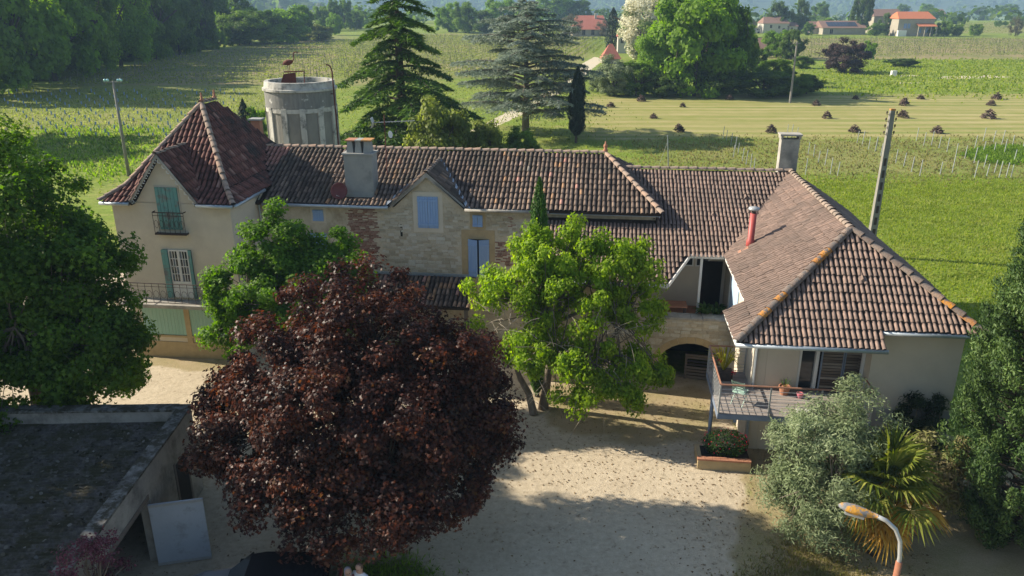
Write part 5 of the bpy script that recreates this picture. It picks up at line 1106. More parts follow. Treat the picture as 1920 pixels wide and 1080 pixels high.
# ------------------------------------------------------------------ two people by the car, only heads and shoulders reach into the picture
M_skin = mat('skin', (.45,.27,.20), (.42,.25,.18), rough=.55)
def person(label, x, y, rz, shirt, trousers, hair, h=1.7, long_hair=False, arm_to=None):
    t = thing('person', label, 'person', (x, y, 0), rz); k = h / 1.75
    J = {'pel': (0,0,.95), 'sp': (0,.01,1.18), 'ch': (0,.02,1.38), 'nk': (0,.015,1.5), 'hd': (0,-.01,1.6), 'ht': (0,0,1.72)}
    V_ = [J[n] for n in ('pel','sp','ch','nk','hd','ht')]; E_ = [(0,1),(1,2),(2,3),(3,4),(4,5)]; Rr = [.145,.135,.15,.055,.085,.07]
    for s_ in (-1, 1):
        o = len(V_); V_ += [(s_*.09,0,.9), (s_*.1,-.01,.5), (s_*.1,.02,.09), (s_*.11,-.14,.04)]; Rr += [.095,.065,.045,.035]; E_ += [(0,o),(o,o+1),(o+1,o+2),(o+2,o+3)]
        o = len(V_); arm = arm_to if (arm_to and s_ == 1) else ((.26,.02,1.15), (.27,-.12,.95), (.27,-.17,.88))
        V_ += [(s_*.18,.02,1.42)] + [(s_*p[0] if not (arm_to and s_ == 1) else p[0], p[1], p[2]) for p in arm]; Rr += [.062,.045,.034,.03]; E_ += [(2,o),(o,o+1),(o+1,o+2),(o+2,o+3)]
        hp, hq = Vector(V_[-1]), Vector(V_[-2]); dd = (hp - hq).normalized(); sd_ = dd.orthogonal().normalized()
        ho = len(V_) - 1
        for f_ in range(4): p1 = hp + dd*.05 + sd_*(.022*(f_ - 1.5)); V_ += [tuple(p1), tuple(p1 + dd*(.045 if f_ in (1,2) else .035) + Vector((0,0,-.01)))]; Rr += [.009,.008]; E_ += [(ho, len(V_)-2), (len(V_)-2, len(V_)-1)]
        V_.append(tuple(hp + sd_*.045 + dd*.02)); Rr.append(.01); E_.append((ho, len(V_)-1))
    me = bpy.data.meshes.new('body'); me.from_pydata([(a*k, b*k, c*k) for a, b, c in V_], E_, [])
    o = link('body', me, t); o.modifiers.new('skin', 'SKIN'); o.modifiers.new('sub', 'SUBSURF').levels = 1; o.modifiers['sub'].render_levels = 2
    sv = me.skin_vertices[0].data
    for i, r_ in enumerate(Rr): sv[i].radius = (r_*k, r_*k); sv[i].use_root = (i == 0)
    me.materials.append(M_skin)
    m = bpy.data.materials.new('clothed_body'); m.use_nodes = True; N_, L_ = nodes_of(m); bb = N_['Principled BSDF']; bb.inputs['Roughness'].default_value = .8
    tcn = N_.new('ShaderNodeTexCoord'); sx = N_.new('ShaderNodeSeparateXYZ'); L_.new(tcn.outputs['Object'], sx.inputs[0]); cr_ = N_.new('ShaderNodeValToRGB'); cr_.color_ramp.interpolation = 'CONSTANT'
    e = cr_.color_ramp.elements; e[0].color = (.05,.04,.035,1); e[0].position = 0; e[1].position = .07*k/2; e[1].color = (*trousers, 1)
    e.new(.98*k/2).color = (*shirt, 1); e.new(1.49*k/2).color = (.45,.27,.20,1)
    dv = N_.new('ShaderNodeMath'); dv.operation = 'DIVIDE'; dv.inputs[1].default_value = 2; L_.new(sx.outputs[2], dv.inputs[0]); L_.new(dv.outputs[0], cr_.inputs[0]); L_.new(cr_.outputs[0], bb.inputs['Base Color']); me.materials[0] = m
    hd = MB(); hd.lathe([(0, -.125), (.05, -.115), (.075, -.07), (.082, 0), (.085, .05), (.07, .1), (.04, .125), (0, .13)], (0, -.01*k, 1.62*k), 14); hd.build('head', M_skin, t, smooth=True)
    f = MB(); f.obox((0, -.1*k, 1.605*k), (.012,0,0), (0,.02,0), (0,0,.022)); f.build('nose', M_skin, t)
    for s_ in (-1, 1): MB().tube([(s_*.03, -.088*k, 1.635*k), (s_*.03, -.094*k, 1.635*k)], .011, 6).build('eye', M_dark, t); MB().obox((s_*.085, 0, 1.61*k), (.008,0,0), (0,.02,0), (0,0,.03)).build('ear', M_skin, t)
    MB().box(-.025, -.09*k, 1.555*k, .025, -.08*k, 1.565*k).build('mouth', mat('lip', (.35,.14,.12), (.33,.13,.11)), t)
    if hair:
        hh = MB(); hh.lathe([(.093, -.09 if long_hair else .03), (.096, .03), (.09, .07), (.07, .115), (.035, .14), (0, .145)], (0, .014*k, 1.62*k), 14); hh.build('hair', hair, t, smooth=True)
    return t
M_greyhair = mat('grey_hair', (.32,.30,.32), (.24,.22,.25), scale=20, rough=.6)
person('person with grey hair in a dark red top standing behind the parked car', -4.1, 16.05, R(20), (.24,.07,.08), (.06,.06,.08), M_greyhair, 1.66, True)
person('person with short hair in a white shirt standing behind the parked car', -3.82, 16.1, R(-25), (.66,.68,.72), (.08,.09,.13), mat('short_hair', (.16,.10,.07), (.12,.08,.06), rough=.7), 1.74)

# ------------------------------------------------------------------ street lamp in front
lamp = thing('street_lamp', 'street lamp with lichen covered head on a bent grey pipe, bottom right', 'street lamp', (5.98, 9.98, 0))
M_lamphead = mat('lichen_lamp_shell', (.21,.215,.225), (.14,.145,.155), scale=6, rough=.85, bump=.4, bscale=30, dirt=(.50,.25,.04), dscale=5.5, dlo=.5, dhi=.56)
MB().tube([(0,0,-.2), (0,0,6.82)], [.07,.05], 10).build('pole', mat('rusty_pole', (.26,.10,.055), (.33,.15,.09), scale=8, rough=.9), lamp, smooth=True)
arm = [(0,0,6.3), (0,.0,6.62), (.005,.02,6.9), (-.02,.05,7.16), (-.1,.1,7.35), (-.24,.15,7.47), (-.38,.2,7.52)]
MB().tube(arm, .034, 8).build('arm', M_greysteel, lamp, smooth=True)
secs = []; dv = Vector((-.92, .36, .10)).normalized(); sd_ = Vector((.36, .92, 0)).normalized(); un = sd_.cross(dv) * -1
if un.z < 0: un = -un
p0 = Vector(arm[-1]); q = MB(); k = 10; vs = []
for s_, w, h1, h2 in ((-.02,.033,.033,.033), (.06,.055,.045,.05), (.18,.09,.065,.07), (.32,.11,.075,.06), (.44,.10,.065,.045), (.51,.07,.045,.03), (.55,.025,.018,.018)):
    vs += [p0 + dv*s_ + sd_*(w*math.cos(2*math.pi*i/k)) + un*((h1 if math.sin(2*math.pi*i/k) > 0 else h2)*math.sin(2*math.pi*i/k)) for i in range(k)]
n = len(vs)//k; q.add(vs, [(i*k+j, i*k+(j+1) % k, (i+1)*k+(j+1) % k, (i+1)*k+j) for i in range(n-1) for j in range(k)] + [tuple(range(k)), tuple(range((n-1)*k, n*k))])
q.build('lamp_head', M_lamphead, lamp, smooth=True)
MB().obox(p0 + dv*.3 - un*.065, dv*.14, sd_*.075, un*.02).build('lamp_glass', M_greysteel, lamp)
# ------------------------------------------------------------------ water tower with heron sculpture
WY = 47.0; wc = atY(562, 160, WY); s_ = mpp(wc); WR = 66 * s_
ztop = atY(562, 152, WY - WR*.3).z
wt = thing('water_tower', 'round concrete water tank with framed panels and streaked rim behind the main roof', 'water tower', (wc.x, WY, 0))
M_tank = mat('stained_concrete', (.52,.50,.45), (.40,.385,.345), scale=1.6, rough=.97, bump=.3, bscale=12, stretch=(2.5, 2.5, .6), dirt=(.15,.15,.14), dscale=1.4, dlo=.5, dhi=.64)
M_panel = mat('grey_panel_concrete', (.25,.24,.21), (.19,.18,.16), scale=2, rough=.97, bump=.3, stretch=(1, 1, .5))
M_rimd = mat('dark_streaked_concrete', (.16,.16,.15), (.23,.225,.21), scale=2.5, rough=.97, stretch=(3, 3, .6), dirt=(.55,.54,.5), dscale=1.6, dlo=.6, dhi=.66)
px = s_
H1 = ztop - 16*px*1.05; H2 = H1 - 28*px*1.05; H3 = H2 - 100*px*1.05
MB().lathe([(WR*.9, 0), (WR*.93, H3), (WR*1.0, H3 + .02), (WR*.965, H3 + .25), (WR*.96, H2)], (0,0,0), 48).build('drum', M_panel, wt, smooth=False)
MB().lathe([(WR*.961, H2), (WR*.99, H2 + .02), (WR*.99, H1)], (0,0,0), 48).build('band', M_rimd, wt)
MB().lathe([(WR*.995, H1), (WR*1.04, H1 + .02), (WR*1.04, H1 + .14), (WR*.99, H1 + .16), (WR*.97, ztop), (WR*.86, ztop), (WR*.86, ztop - .5), (0, ztop - .5)], (0,0,0), 48).build('rim', M_tank, wt)
for k in range(12):
    an = R(-90 + 15 + 30*k); rr_ = WR*.97; w = .16
    cx, cy = math.cos(an)*rr_, math.sin(an)*rr_; tx, ty = -math.sin(an)*w, math.cos(an)*w
    MB().obox((cx, cy, (H2 + H3)/2 + .15), (tx, ty, 0), (math.cos(an)*.07, math.sin(an)*.07, 0), (0,0,(H2-H3)/2 - .12)).build('pilaster', M_tank, wt)
    a2 = an + R(15)
    for zz, hh in ((H2 - .12, .12), (H3 + .32, .1)):
        q = MB()
        for j in range(4):
            b0, b1 = a2 - R(12.2) + R(24.4)*j/4, a2 - R(12.2) + R(24.4)*(j+1)/4
            P_ = [(math.cos(t_)*r_, math.sin(t_)*r_, z_) for z_ in (zz - hh, zz + hh) for t_, r_ in ((b0, WR*.955), (b1, WR*.955), (b1, WR*.99), (b0, WR*.99))]
            q.add(P_, [(0,1,2,3), (7,6,5,4), (3,2,6,7), (0,4,5,1)])
        q.build('panel_frame', M_tank, wt)
g = np.random.default_rng(4); n = 500; an = g.uniform(0, 6.28, n); rr_ = np.sqrt(g.uniform(0, 1, n))*WR*.84; P_ = np.stack([rr_*np.cos(an), rr_*np.sin(an), np.full(n, ztop - .46)], 1); N_ = unit(g.normal(size=(n,3))*.5 + [0,0,1]); T_, B_ = frames(N_, g)
soup('moss', P_, T_, B_, N_, g.uniform(.08, .2, n), *CLUMP, L_yellow, wt, g.uniform(size=n))
M_rust = mat('rusty_iron', (.14,.045,.035), (.09,.035,.03), scale=6, rough=.9)
hp = atY(540, 118, WY)
he = thing('heron_sculpture', 'rusty metal heron sculpture with long neck standing on the water tank', 'sculpture', (wc.x + (hp.x - wc.x), WY, ztop - .5))
dz = hp.z - (ztop - .5)
q = MB().tube([(-.32, 0, dz - .1), (-.2, 0, dz - .02), (0, 0, dz + .03), (.18, 0, dz + .06), (.28, 0, dz + .1)], [.02, .12, .17, .12, .04], 10); q.build('body', M_rust, he, smooth=True)
MB().tube([(.26, 0, dz + .08), (.36, 0, dz + .25), (.34, 0, dz + .48), (.42, 0, dz + .6), (.52, 0, dz + .6), (.68, 0, dz + .55)], [.04, .03, .025, .03, .03, .008], 6).build('neck', M_rust, he)
for x in (-.04, .06): MB().tube([(x, 0, dz), (x + .03, 0, dz*.5), (x + .12, 0, .05)], .015, 5).build('leg', M_rust, he)
wn = thing('tank_winch', 'rusty red metal plate and bar standing inside the tank rim', 'metal frame', (wc.x - .55, WY - .3, ztop - .5))
MB().prism([(-.5, 0, .25), (.45, 0, .3), (.45, 0, .95), (-.25, 0, .85)], (0, .03, 0)).build('plate', M_rust, wn); MB().tube([(-.2, 0, .98), (.95, .05, 1.02), (.9, .05, .3), (.4, .05, .1)], .04, 5).build('bar', M_rust, wn); MB().box(-.4, -.1, 0, .9, .2, .08).build('base', M_rust, wn)
pp = atY(634, 270, WY - .8); pt = atY(624, 122, WY - .8)
t = thing('rusty_standpipe', 'thin rusty standpipe with hooked top beside the water tank', 'pipe', (wc.x + WR + .12, WY - .8, 0)); ox = pt.x - (wc.x + WR + .12)
MB().tube([(0,0,-.1), (0,0,pt.z*.6), (-.05,0,pt.z - .35), (-.12,0,pt.z - .1), (-.22,0,pt.z), (-.36,0,pt.z + .02)], .045, 6).build('pipe', M_rust, t); MB().tube([(-.3, .2, pt.z - 1.6), (0, 0, pt.z - 1.6)], .03, 5).build('bracket', M_rust, t)
# television mast on the main roof
ma = thing('antenna_mast', 'television antenna mast with yagi bars and small dish behind the wide chimney', 'antenna', l2w(8.95, 4.3, main_z(0, 4.3)), -HROT)
mt = 2.75; MB().tube([(0,0,-.05), (0,0,mt)], .022, 6).build('mast', M_rust, ma)
y_ = MB().tube([(-.55, 0, mt - .35), (1.35, .1, mt - .25)], .014, 5).build('boom', M_greysteel, ma)
for i in range(12): x = -.3 + i*.14; MB().tube([(x, -.22, mt - .33 + i*.007), (x, .25, mt - .33 + i*.007)], .007, 4).build('element', M_greysteel, y_)
for sg in (-1, 1): MB().obox((-.55, 0, mt - .35 + sg*.12), (.006,0,.0), (0,.2,0), (-.03*sg,0,.1)).build('reflector', M_greysteel, y_)
o = MB().lathe([(0,0),(.09,.012),(.16,.045),(.165,.04),(.09,.004),(0,-.01)], (0,0,0), 14).build('dish', M_white, ma, smooth=True); o.location = (.22, -.05, mt - .85); o.rotation_euler = (R(80), 0, R(70))

# ------------------------------------------------------------------ utility poles
def cpole(name, label, px, py, ptx, pty, r0, r1, m, base=None):
    p = base or G(px, py); k = mpp(p); h = atY(ptx, pty, p.y).z
    t = thing(name, label, 'utility pole', (p.x, p.y, 0)); return t, h
t, h = cpole('concrete_pole', 'tall slotted concrete power pole with orange lichen top behind the wing', 1638, 455, 1672, 207, .2, .12, M_concrete, Vector((atY(1636, 435, 46.5).x, 46.5, 0)))
M_polec = mat('pole_concrete', (.19,.18,.16), (.26,.245,.22), scale=2, rough=.95)
b = MB(); w0, w1, d0, d1 = .22, .13, .17, .11
b.add([(-w0,-d0,-.2),(w0,-d0,-.2),(w0,d0,-.2),(-w0,d0,-.2),(-w1,-d1,h),(w1,-d1,h),(w1,d1,h),(-w1,d1,h)], [(0,1,5,4),(1,2,6,5),(2,3,7,6),(3,0,4,7),(4,5,6,7)]); b.build('shaft', M_polec, t)
for i in range(8):
    z = .6 + i*.72; w = (w0 + (w1-w0)*z/h)*.45; MB().box(-w, -(d0 + (d1-d0)*z/h) - .004, z, w, -(d0 + (d1-d0)*(z+.5)/h) + .03, z + .46).build('slot_shade', M_iron, t)  # dark plates on the shaft face, coloured as the shade inside its slots
MB().box(-w1 - .01, -d1 - .01, h + .002, w1 + .01, d1 + .01, h + .1).build('lichen_cap', M_orange, t)
for i in range(4):
    for sg in (-1, 1): x = sg*(w1 + .16); z = h - .2 - i*.38; a_ = MB().tube([(sg*w1, 0, z - .05), (x, 0, z - .05), (x, 0, z + .02)], .015, 4).build('bracket', M_iron, t); MB().lathe([(0,0),(.055,.01),(.04,.07),(.055,.1),(.03,.15),(0,.16)], (x, 0, z + .01), 8).build('insulator', M_iron, a_)
t, h = cpole('wooden_pole', 'leaning grey power pole with glass insulators beside the young vines', 242, 330, 210, 152, .13, .09, M_polec)
MB().tube([(0,0,-.2), (0,0,h)], [.15,.1], 10).build('shaft', M_polec, t, smooth=True); c_ = MB().box(-.75, -.05, h - .12, .75, .05, h - .03).build('crossarm', M_polec, t)
M_gl = mat('pale_blue_glass', (.35,.62,.66), (.4,.66,.7), rough=.15, spec=.7)
for x in (-.7, -.45, .45, .7): MB().lathe([(0,0),(.13,.02),(.1,.1),(.13,.13),(.06,.2),(0,.22)], (x, 0, h - .028), 10).build('insulator', M_gl, c_, smooth=True)
t, h = cpole('far_pole', 'thin grey power pole standing in the mown field', 1481, 193, 1493, 78, .13, .09, M_polec); MB().tube([(0,0,-.2), (0,0,h)], [.19,.12], 8).build('shaft', M_polec, t); MB().box(-.5, -.05, h - .3, .5, .05, h - .2).build('crossarm', M_polec, t)
p = G(1253, 314); t = thing('metal_post', 'leaning pale metal vine end post just behind the link roof', 'post', tuple(p)); MB().obox((-.13, 0, 1.5), (.045,0,0), (0,.045,0), (-.13,0,1.5)).build('post', M_greysteel, t); MB().tube([(-.2, 0, 2.5), (-.9, .2, 0)], .012, 4).build('stay_wire', M_greysteel, t)
p = G(1675, 142); tag(MB().box(-.5, -.4, 0, .5, .4, 1.0).box(-.55, -.45, .0, .55, .45, .12).build('water_cube', M_white), 'white water container on a pallet at the edge of the mown field', 'container').location = p + Vector((0,0,0))

# ------------------------------------------------------------------ cedars behind the house
def cedar(name, label, x, y, h, rmax, lm, seed, nb, droop, rise, needle, sparse=1.0, bark=None, z0=1.0, pw=1.25, per=26):
    g = np.random.default_rng(seed); t = thing(name, label, 'tree', (x, y, 0)); q = MB(); q.tube([(0,0,-.2), (.1,0,h*.35), (0,.1,h*.7), (0,0,h)], [h*.03, h*.022, h*.012, .02], 8)
    Ps, Ns, Td, Rn = [], [], [], []
    for i in range(nb):
        u = (i + .5)/nb; z = z0 + (h*.97 - z0)*u; ln = rmax*(1 - u**pw)*g.uniform(.55, 1.1) + .5; an = i*2.39996 + g.normal(0, .35); d = Vector((math.cos(an), math.sin(an), 0)); sd_ = Vector((-d.y, d.x, 0))
        pts = [Vector((0,0,z)) + d*ln*s_ + Vector((0,0, ln*(rise*s_ - droop*s_*s_))) for s_ in np.linspace(0, 1, 6)]
        q.tube(pts, [.05 + ln*.014*(1-s_) for s_ in np.linspace(0, 1, 6)], 5, cap=False)
        ns = int(max(4, ln*3.2*sparse)); brn = g.uniform()
        for s_ in np.linspace(.22, 1, ns):
            wl = ln*.34*(1.08 - s_)**.6*g.uniform(.6, 1.1) + .25; c = Vector((0,0,z)) + d*ln*s_ + Vector((0,0, ln*(rise*s_ - droop*s_*s_)))
            for sg in (-1, 1):
                e = c + (sd_*sg + d*.55)*wl + Vector((0,0,-wl*(.28 + droop*.5))); m = int(per*sparse*g.uniform(.6, 1.2))
                tt = g.uniform(0, 1, m)[:, None]; base_ = np.array(c)*(1-tt) + np.array(e)*tt; base_[:, 2] += (tt[:, 0]*(1-tt[:, 0]))*wl*.25
                off = g.normal(size=(m,3))*[.16,.16,.06]*max(.6, wl*.6)
                Ps.append(base_ + off); Ns.append(unit(np.tile([0,0,1.0], (m,1)) + g.normal(size=(m,3))*.45)); Td.append(np.tile(np.array(e - c), (m,1)) + g.normal(size=(m,3))*.35*wl); Rn.append(np.clip(.25*brn + g.uniform(0,.6,m) + .2*tt[:,0], 0, 1))
    q.build('trunk', bark or M_barkdark, t, smooth=True); P, N, T0, Rn = map(np.concatenate, (Ps, Ns, Td, Rn)); T, B = frames(N, g, T0)
    soup('crown', P, T, B, N, g.uniform(needle[0], needle[1], len(P)), *SLIM, lm, t, Rn); return t
pc = G(757, 318); cedar('green_cedar', 'tall dark green cedar with layered drooping branches behind the main roof', pc.x, pc.y, 19.2, 8.0, L_cedar, 3, 74, .42, .22, (.4, .85), .8, per=34)
pc = G(985, 252); cedar('blue_cedar', 'wide silvery blue cedar behind the main roof', pc.x, pc.y, 15.2, 7.8, L_bluecedar, 4, 70, .22, .27, (.3, .7), .9, bark=M_bark, z0=2.2, per=26, pw=4.0)
pc = G(1080, 268); column_tree('dark_cypress', 'narrow dark columnar cypress right of the blue cedar', pc.x, pc.y, 8.0, .82, L_dark, 9000, (.25, .5), 43, z0=.9)
# ------------------------------------------------------------------ generic broadleaf trees of the middle and far distance
FT = {}
LEAF3 = ([(-.5,-.3,0),(.45,-.45,.1),(.5,.35,0),(-.35,.5,.12)], [(0,1,2),(0,2,3)])
def far_proto(kind, lm, seed, n=2600, size=(.045, .085), lumps=34, conifer=False):
    """unit tree: height 1, crown radius .5"""
    g = np.random.default_rng(seed); n = int(n*6); size = (size[0]*.42, size[1]*.46)
    C, _ = clump_centres(g, (0, 0, .48), (.40, .40, .44), int(lumps*2.0), .6, .22, cutlow=-1.0)
    C[:, 2] = np.maximum(C[:, 2], .07)
    P, N, idx = leafcloud(g, C, g.uniform(.075, .15, len(C)), n // len(C) + 1, .85, .5, rand=.55, centre=np.array([0,0,.5])); k = P[:,2] > .01; P, N, idx = P[k], N[k], idx[k]
    T, B = frames(N, g); rn = np.clip(g.uniform(0, .62, len(C))[idx] + g.uniform(0, .38, len(P)), 0, 1)
    o = soup('crown', P, T, B, N, g.uniform(size[0], size[1], len(P)), *LEAF3, lm, None, rn); q = MB(); limbs(q, g, (0,0,-.02), (0,0,.6), C[:14], .022, 5, .003); ob = q.build('trunk', M_barkdark, None); r = (o.data, ob.data)
    bpy.data.objects.remove(o); bpy.data.objects.remove(ob); FT[kind] = FT.get(kind, []) + [r]
for i in range(2):
    far_proto('mid', L_mid, 100+i); far_proto('light', L_light, 110+i); far_proto('deep', L_deep, 120+i); far_proto('yellow', L_yellow, 130+i)
far_proto('white', L_white, 140, 4200, (.035, .06)); far_proto('purple', L_purple, 150, 4200, (.035,.06)); far_proto('twig', L_far, 160, 1600, (.03,.05)); far_proto('light', L_light, 112, 5000, (.03, .055), 44); far_proto('mid', L_mid, 102, 5000, (.03, .055), 44)
far_proto('olive', L_olive, 170, 3000, (.035,.06))
def far_tree(px, py, wpx, hpx, kind, label, name='broadleaf_tree', cat='tree', group=None, var=None, depth=.85):
    p = G(px, py); k = mpp(p); w, h = wpx*k, hpx*k*1.03; pr = FT[kind]; v = pr[(var if var is not None else random.randrange(len(pr))) % len(pr)]
    t = thing(name, label, cat, (p.x, p.y, 0), 0, group); rz = random.uniform(0, 6.28)
    for nm, me in (('trunk', v[1]), ('crown', v[0])):
        o = link(nm, me, t); o.rotation_euler = (0, 0, rz); o.scale = (w*1.02, w*depth*1.1, h*1.03)
    return t
GRP = 'trees along the left wood edge'
wood = [(-50,182,230,270,'mid'),(30,170,200,250,'light'),(105,152,190,235,'light'),(170,142,150,200,'mid'),(228,126,150,185,'light'),(292,112,110,165,'mid'),(338,103,105,150,'mid'),(385,93,70,120,'deep'),(406,80,52,55,'light'),(440,80,62,62,'deep'),  # some 'light' kinds put the wood's sunlit parts into the leaf colour
        (70,128,240,240,'mid'),(160,112,230,215,'light'),(260,100,200,200,'mid'),(335,90,160,170,'light'),(395,80,120,140,'mid'),(440,72,90,95,'deep'),(-60,150,240,260,'deep'),(20,140,240,240,'deep'),(200,100,200,190,'mid')]
NTH = ['first','second','third','fourth','fifth','sixth','seventh','eighth','ninth','tenth','eleventh','twelfth']
KW = {'mid': 'green', 'light': 'bright green', 'deep': 'dark green', 'yellow': 'yellowish', 'white': 'white flowering', 'purple': 'purple brown', 'twig': 'brownish', 'olive': 'grey green'}
front = sorted(wood[:10], key=lambda q: q[0]); back = sorted(wood[10:], key=lambda q: q[0])
for i, q in enumerate(front): far_tree(*q[:4], q[4], f'{KW[q[4]]} woodland tree, {NTH[i]} from the left along the front edge of the wood', group=GRP)
for i, q in enumerate(back): far_tree(*q[:4], q[4], f'{KW[q[4]]} woodland tree, {NTH[i]} from the left in the rear rank of the wood', group=GRP)
for i in range(26):
    u = i/25; far_tree(-70 + 520*u, 176 - 92*u**.8 + random.uniform(-2,2), random.uniform(30,60), random.uniform(22,40), random.choice(['deep','mid','mid','light']), f'low undergrowth bush {NTH[i % 12]} of the {"left" if i < 12 else "middle" if i < 24 else "right"} stretch at the foot of the wood', 'undergrowth_bush', 'bush', 'bushes at the foot of the wood')
mid = [(470,84,125,64,'mid','wide rounded green bush at the right end of the wood'),(522,81,120,62,'light','bright green spreading bush beyond the vineyard, left of the poplars'),(556,76,70,62,'light','upright light green tree beyond the vineyard hedge'),(575,74,56,58,'mid','green tree behind the hedge, left of the gap in the vineyard'),
       (598,77,62,30,'yellow','yellowish bush at the far vineyard corner'),(607,58,42,46,'mid','leftmost tall tree of the far grove left of the green cedar'),(628,56,38,52,'mid','middle tall tree of the far grove left of the green cedar'),(648,54,36,52,'mid','tallest tree of the far grove left of the green cedar'),(628,66,34,40,'light','small bright tree in front of the far grove'),(668,56,40,36,'mid','rightmost tree of the far grove beside the green cedar'),
       (842,60,58,50,'light','light green tree beyond the vineyard, right of the green cedar'),(873,62,60,58,'mid','green tree beyond the vineyard between the two cedars'),(910,63,60,40,'deep','dark low tree beyond the vineyard between the cedars'),(940,56,70,56,'light','light tree just behind the blue cedar top'),(1045,44,95,55,'light','broad bright tree above the blue cedar on the right'),(1085,44,50,42,'mid','dark edged tree left of the long red roof'),(985,50,70,45,'mid','green tree behind the blue cedar crown'),
       (1068,72,50,42,'twig','brownish bare tree beside the long red roof'),(1102,67,20,18,'light','small round tree in front of the long red roof'),(1130,68,40,28,'twig','brownish bush at the right end of the long red roof'),
       (1215,112,150,122,'white','big white flowering tree behind the bright green grove'),(1262,95,90,105,'white','second white flowering tree touching the bright green grove'),
       (1228,176,110,125,'light','yellowish green tree at the left of the big grove'),(1300,180,180,190,'light','largest bright green tree in the middle of the grove'),(1362,172,110,160,'mid','green tree at the right of the big grove'),(1275,150,120,150,'mid','green tree at the back of the big grove'),(1338,170,90,172,'light','tall bright tree right of the largest tree of the grove'),(1255,170,80,130,'light','slim bright tree left of the largest tree of the grove'),(1390,160,60,105,'mid','small green tree at the right end of the grove'),
       (1150,180,95,70,'olive','grey green bush at the road corner'),(1192,180,80,62,'mid','low green bush below the red hut'),(1170,176,40,40,'light','bright little bush within the roadside bushes'),(1120,172,45,40,'olive','small grey bush nearest the track'),
       (1245,182,80,45,'deep','dark bush at the foot of the grove, left one'),(1345,182,90,55,'deep','dark bush at the foot of the grove, right one'),(1415,136,50,42,'deep','dark round bush beside the brown shed'),(1430,182,110,50,'deep','ivy covered mound right of the grove'),(1480,180,90,42,'mid','low bramble mound near the field pole'),(1512,176,60,34,'deep','small dark bush right of the field pole'),
       (1455,108,60,50,'light','light green tree behind the brown shed'),(1483,112,48,52,'deep','dark green tree right of the brown shed'),(1448,150,80,38,'mid','green brambles between the grove and the purple bush'),(1505,128,50,22,'mid','low brambles left of the purple bush'),
       (1582,136,96,62,'purple','large round purple brown bush in the meadow'),(1626,112,30,34,'light','small light green tree touching the purple bush'),(1690,125,60,16,'deep','low dark bramble patch right of the purple bush'),
       (1456,62,38,60,'deep','dark pine behind the white house'),(1498,62,36,60,'deep','dark pine between the white house and the barn'),(1536,44,38,36,'mid','round tree behind the barn'),(1612,64,46,78,'deep','tall dark conifer beside the barn'),(1660,66,32,38,'deep','dark tree left of the orange roofed house'),(1640,67,36,24,'mid','round green tree in front of the barn end'),(1590,64,22,16,'mid','bush in front of the barn'),(1515,66,26,22,'mid','bush left of the barn'),
       (1705,67,20,16,'yellow','garden bush before the orange roofed house, left'),(1745,68,18,18,'mid','garden bush right of the orange roofed house'),(1768,68,36,28,'mid','first orchard tree right of the orange roofed house'),(1793,68,26,22,'mid','second orchard tree right of the orange roofed house'),(1828,67,30,22,'mid','third orchard tree right of the orange roofed house'),(1903,68,30,34,'twig','thin tree near the right edge beyond the vines'),
       (1735,32,30,24,'light','bright tree behind the orange roofed house'),(1690,30,30,20,'mid','tree on the skyline behind the orange roof'),(1865,26,18,10,'yellow','tiny yellow bush on the skyline at the right'),(1890,28,40,20,'mid','skyline tree at the right edge'),(1840,28,36,14,'deep','low skyline hedge tree at the right'),(1400,62,50,26,'twig','brownish hedge left of the white house'),(1395,70,46,24,'mid','green hedge below the grove edge')]
for q in mid: far_tree(*q[:5], q[5], 'broadleaf_tree' if q[3] > 38 else 'bush', 'tree' if q[3] > 38 else 'bush')
for px, py, w, h, lab in ((1147, 98, 24, 78, 'tall dark cypress left of the little tower house'), (1177, 96, 15, 72, 'slimmer dark cypress right of the little tower house')):
    p = G(px, py); k = mpp(p); column_tree('cypress', lab, p.x, p.y, h*k, w*k/2, L_dark, 2600, (.5, 1.0), int(px))
# shrubs right behind the main roof
for i, (px, py, w, h, kd, lab) in enumerate(((820,352,135,165,'yellow','yellow green shrub behind the main roof, left of the white path'),(905,346,105,118,'yellow','loose shrub behind the main roof, right of the white path'),(975,326,90,80,'mid','low green shrub under the blue cedar'),(760,300,80,60,'mid','green shrub at the foot of the green cedar'),(482,262,46,60,'light','bright green shrub between tower roof and water tank'),(700,300,90,50,'mid','low green shrub right of the water tank'))):
    far_tree(px, py, w, h, kd, lab, 'shrub', 'bush', var=0)
p = G(463, 262); column_tree('small_conifer', 'small dark conifer behind the tower roof', p.x, p.y, 4.4, .75, L_dark, 2200, (.25,.5), 77, taper=.6)
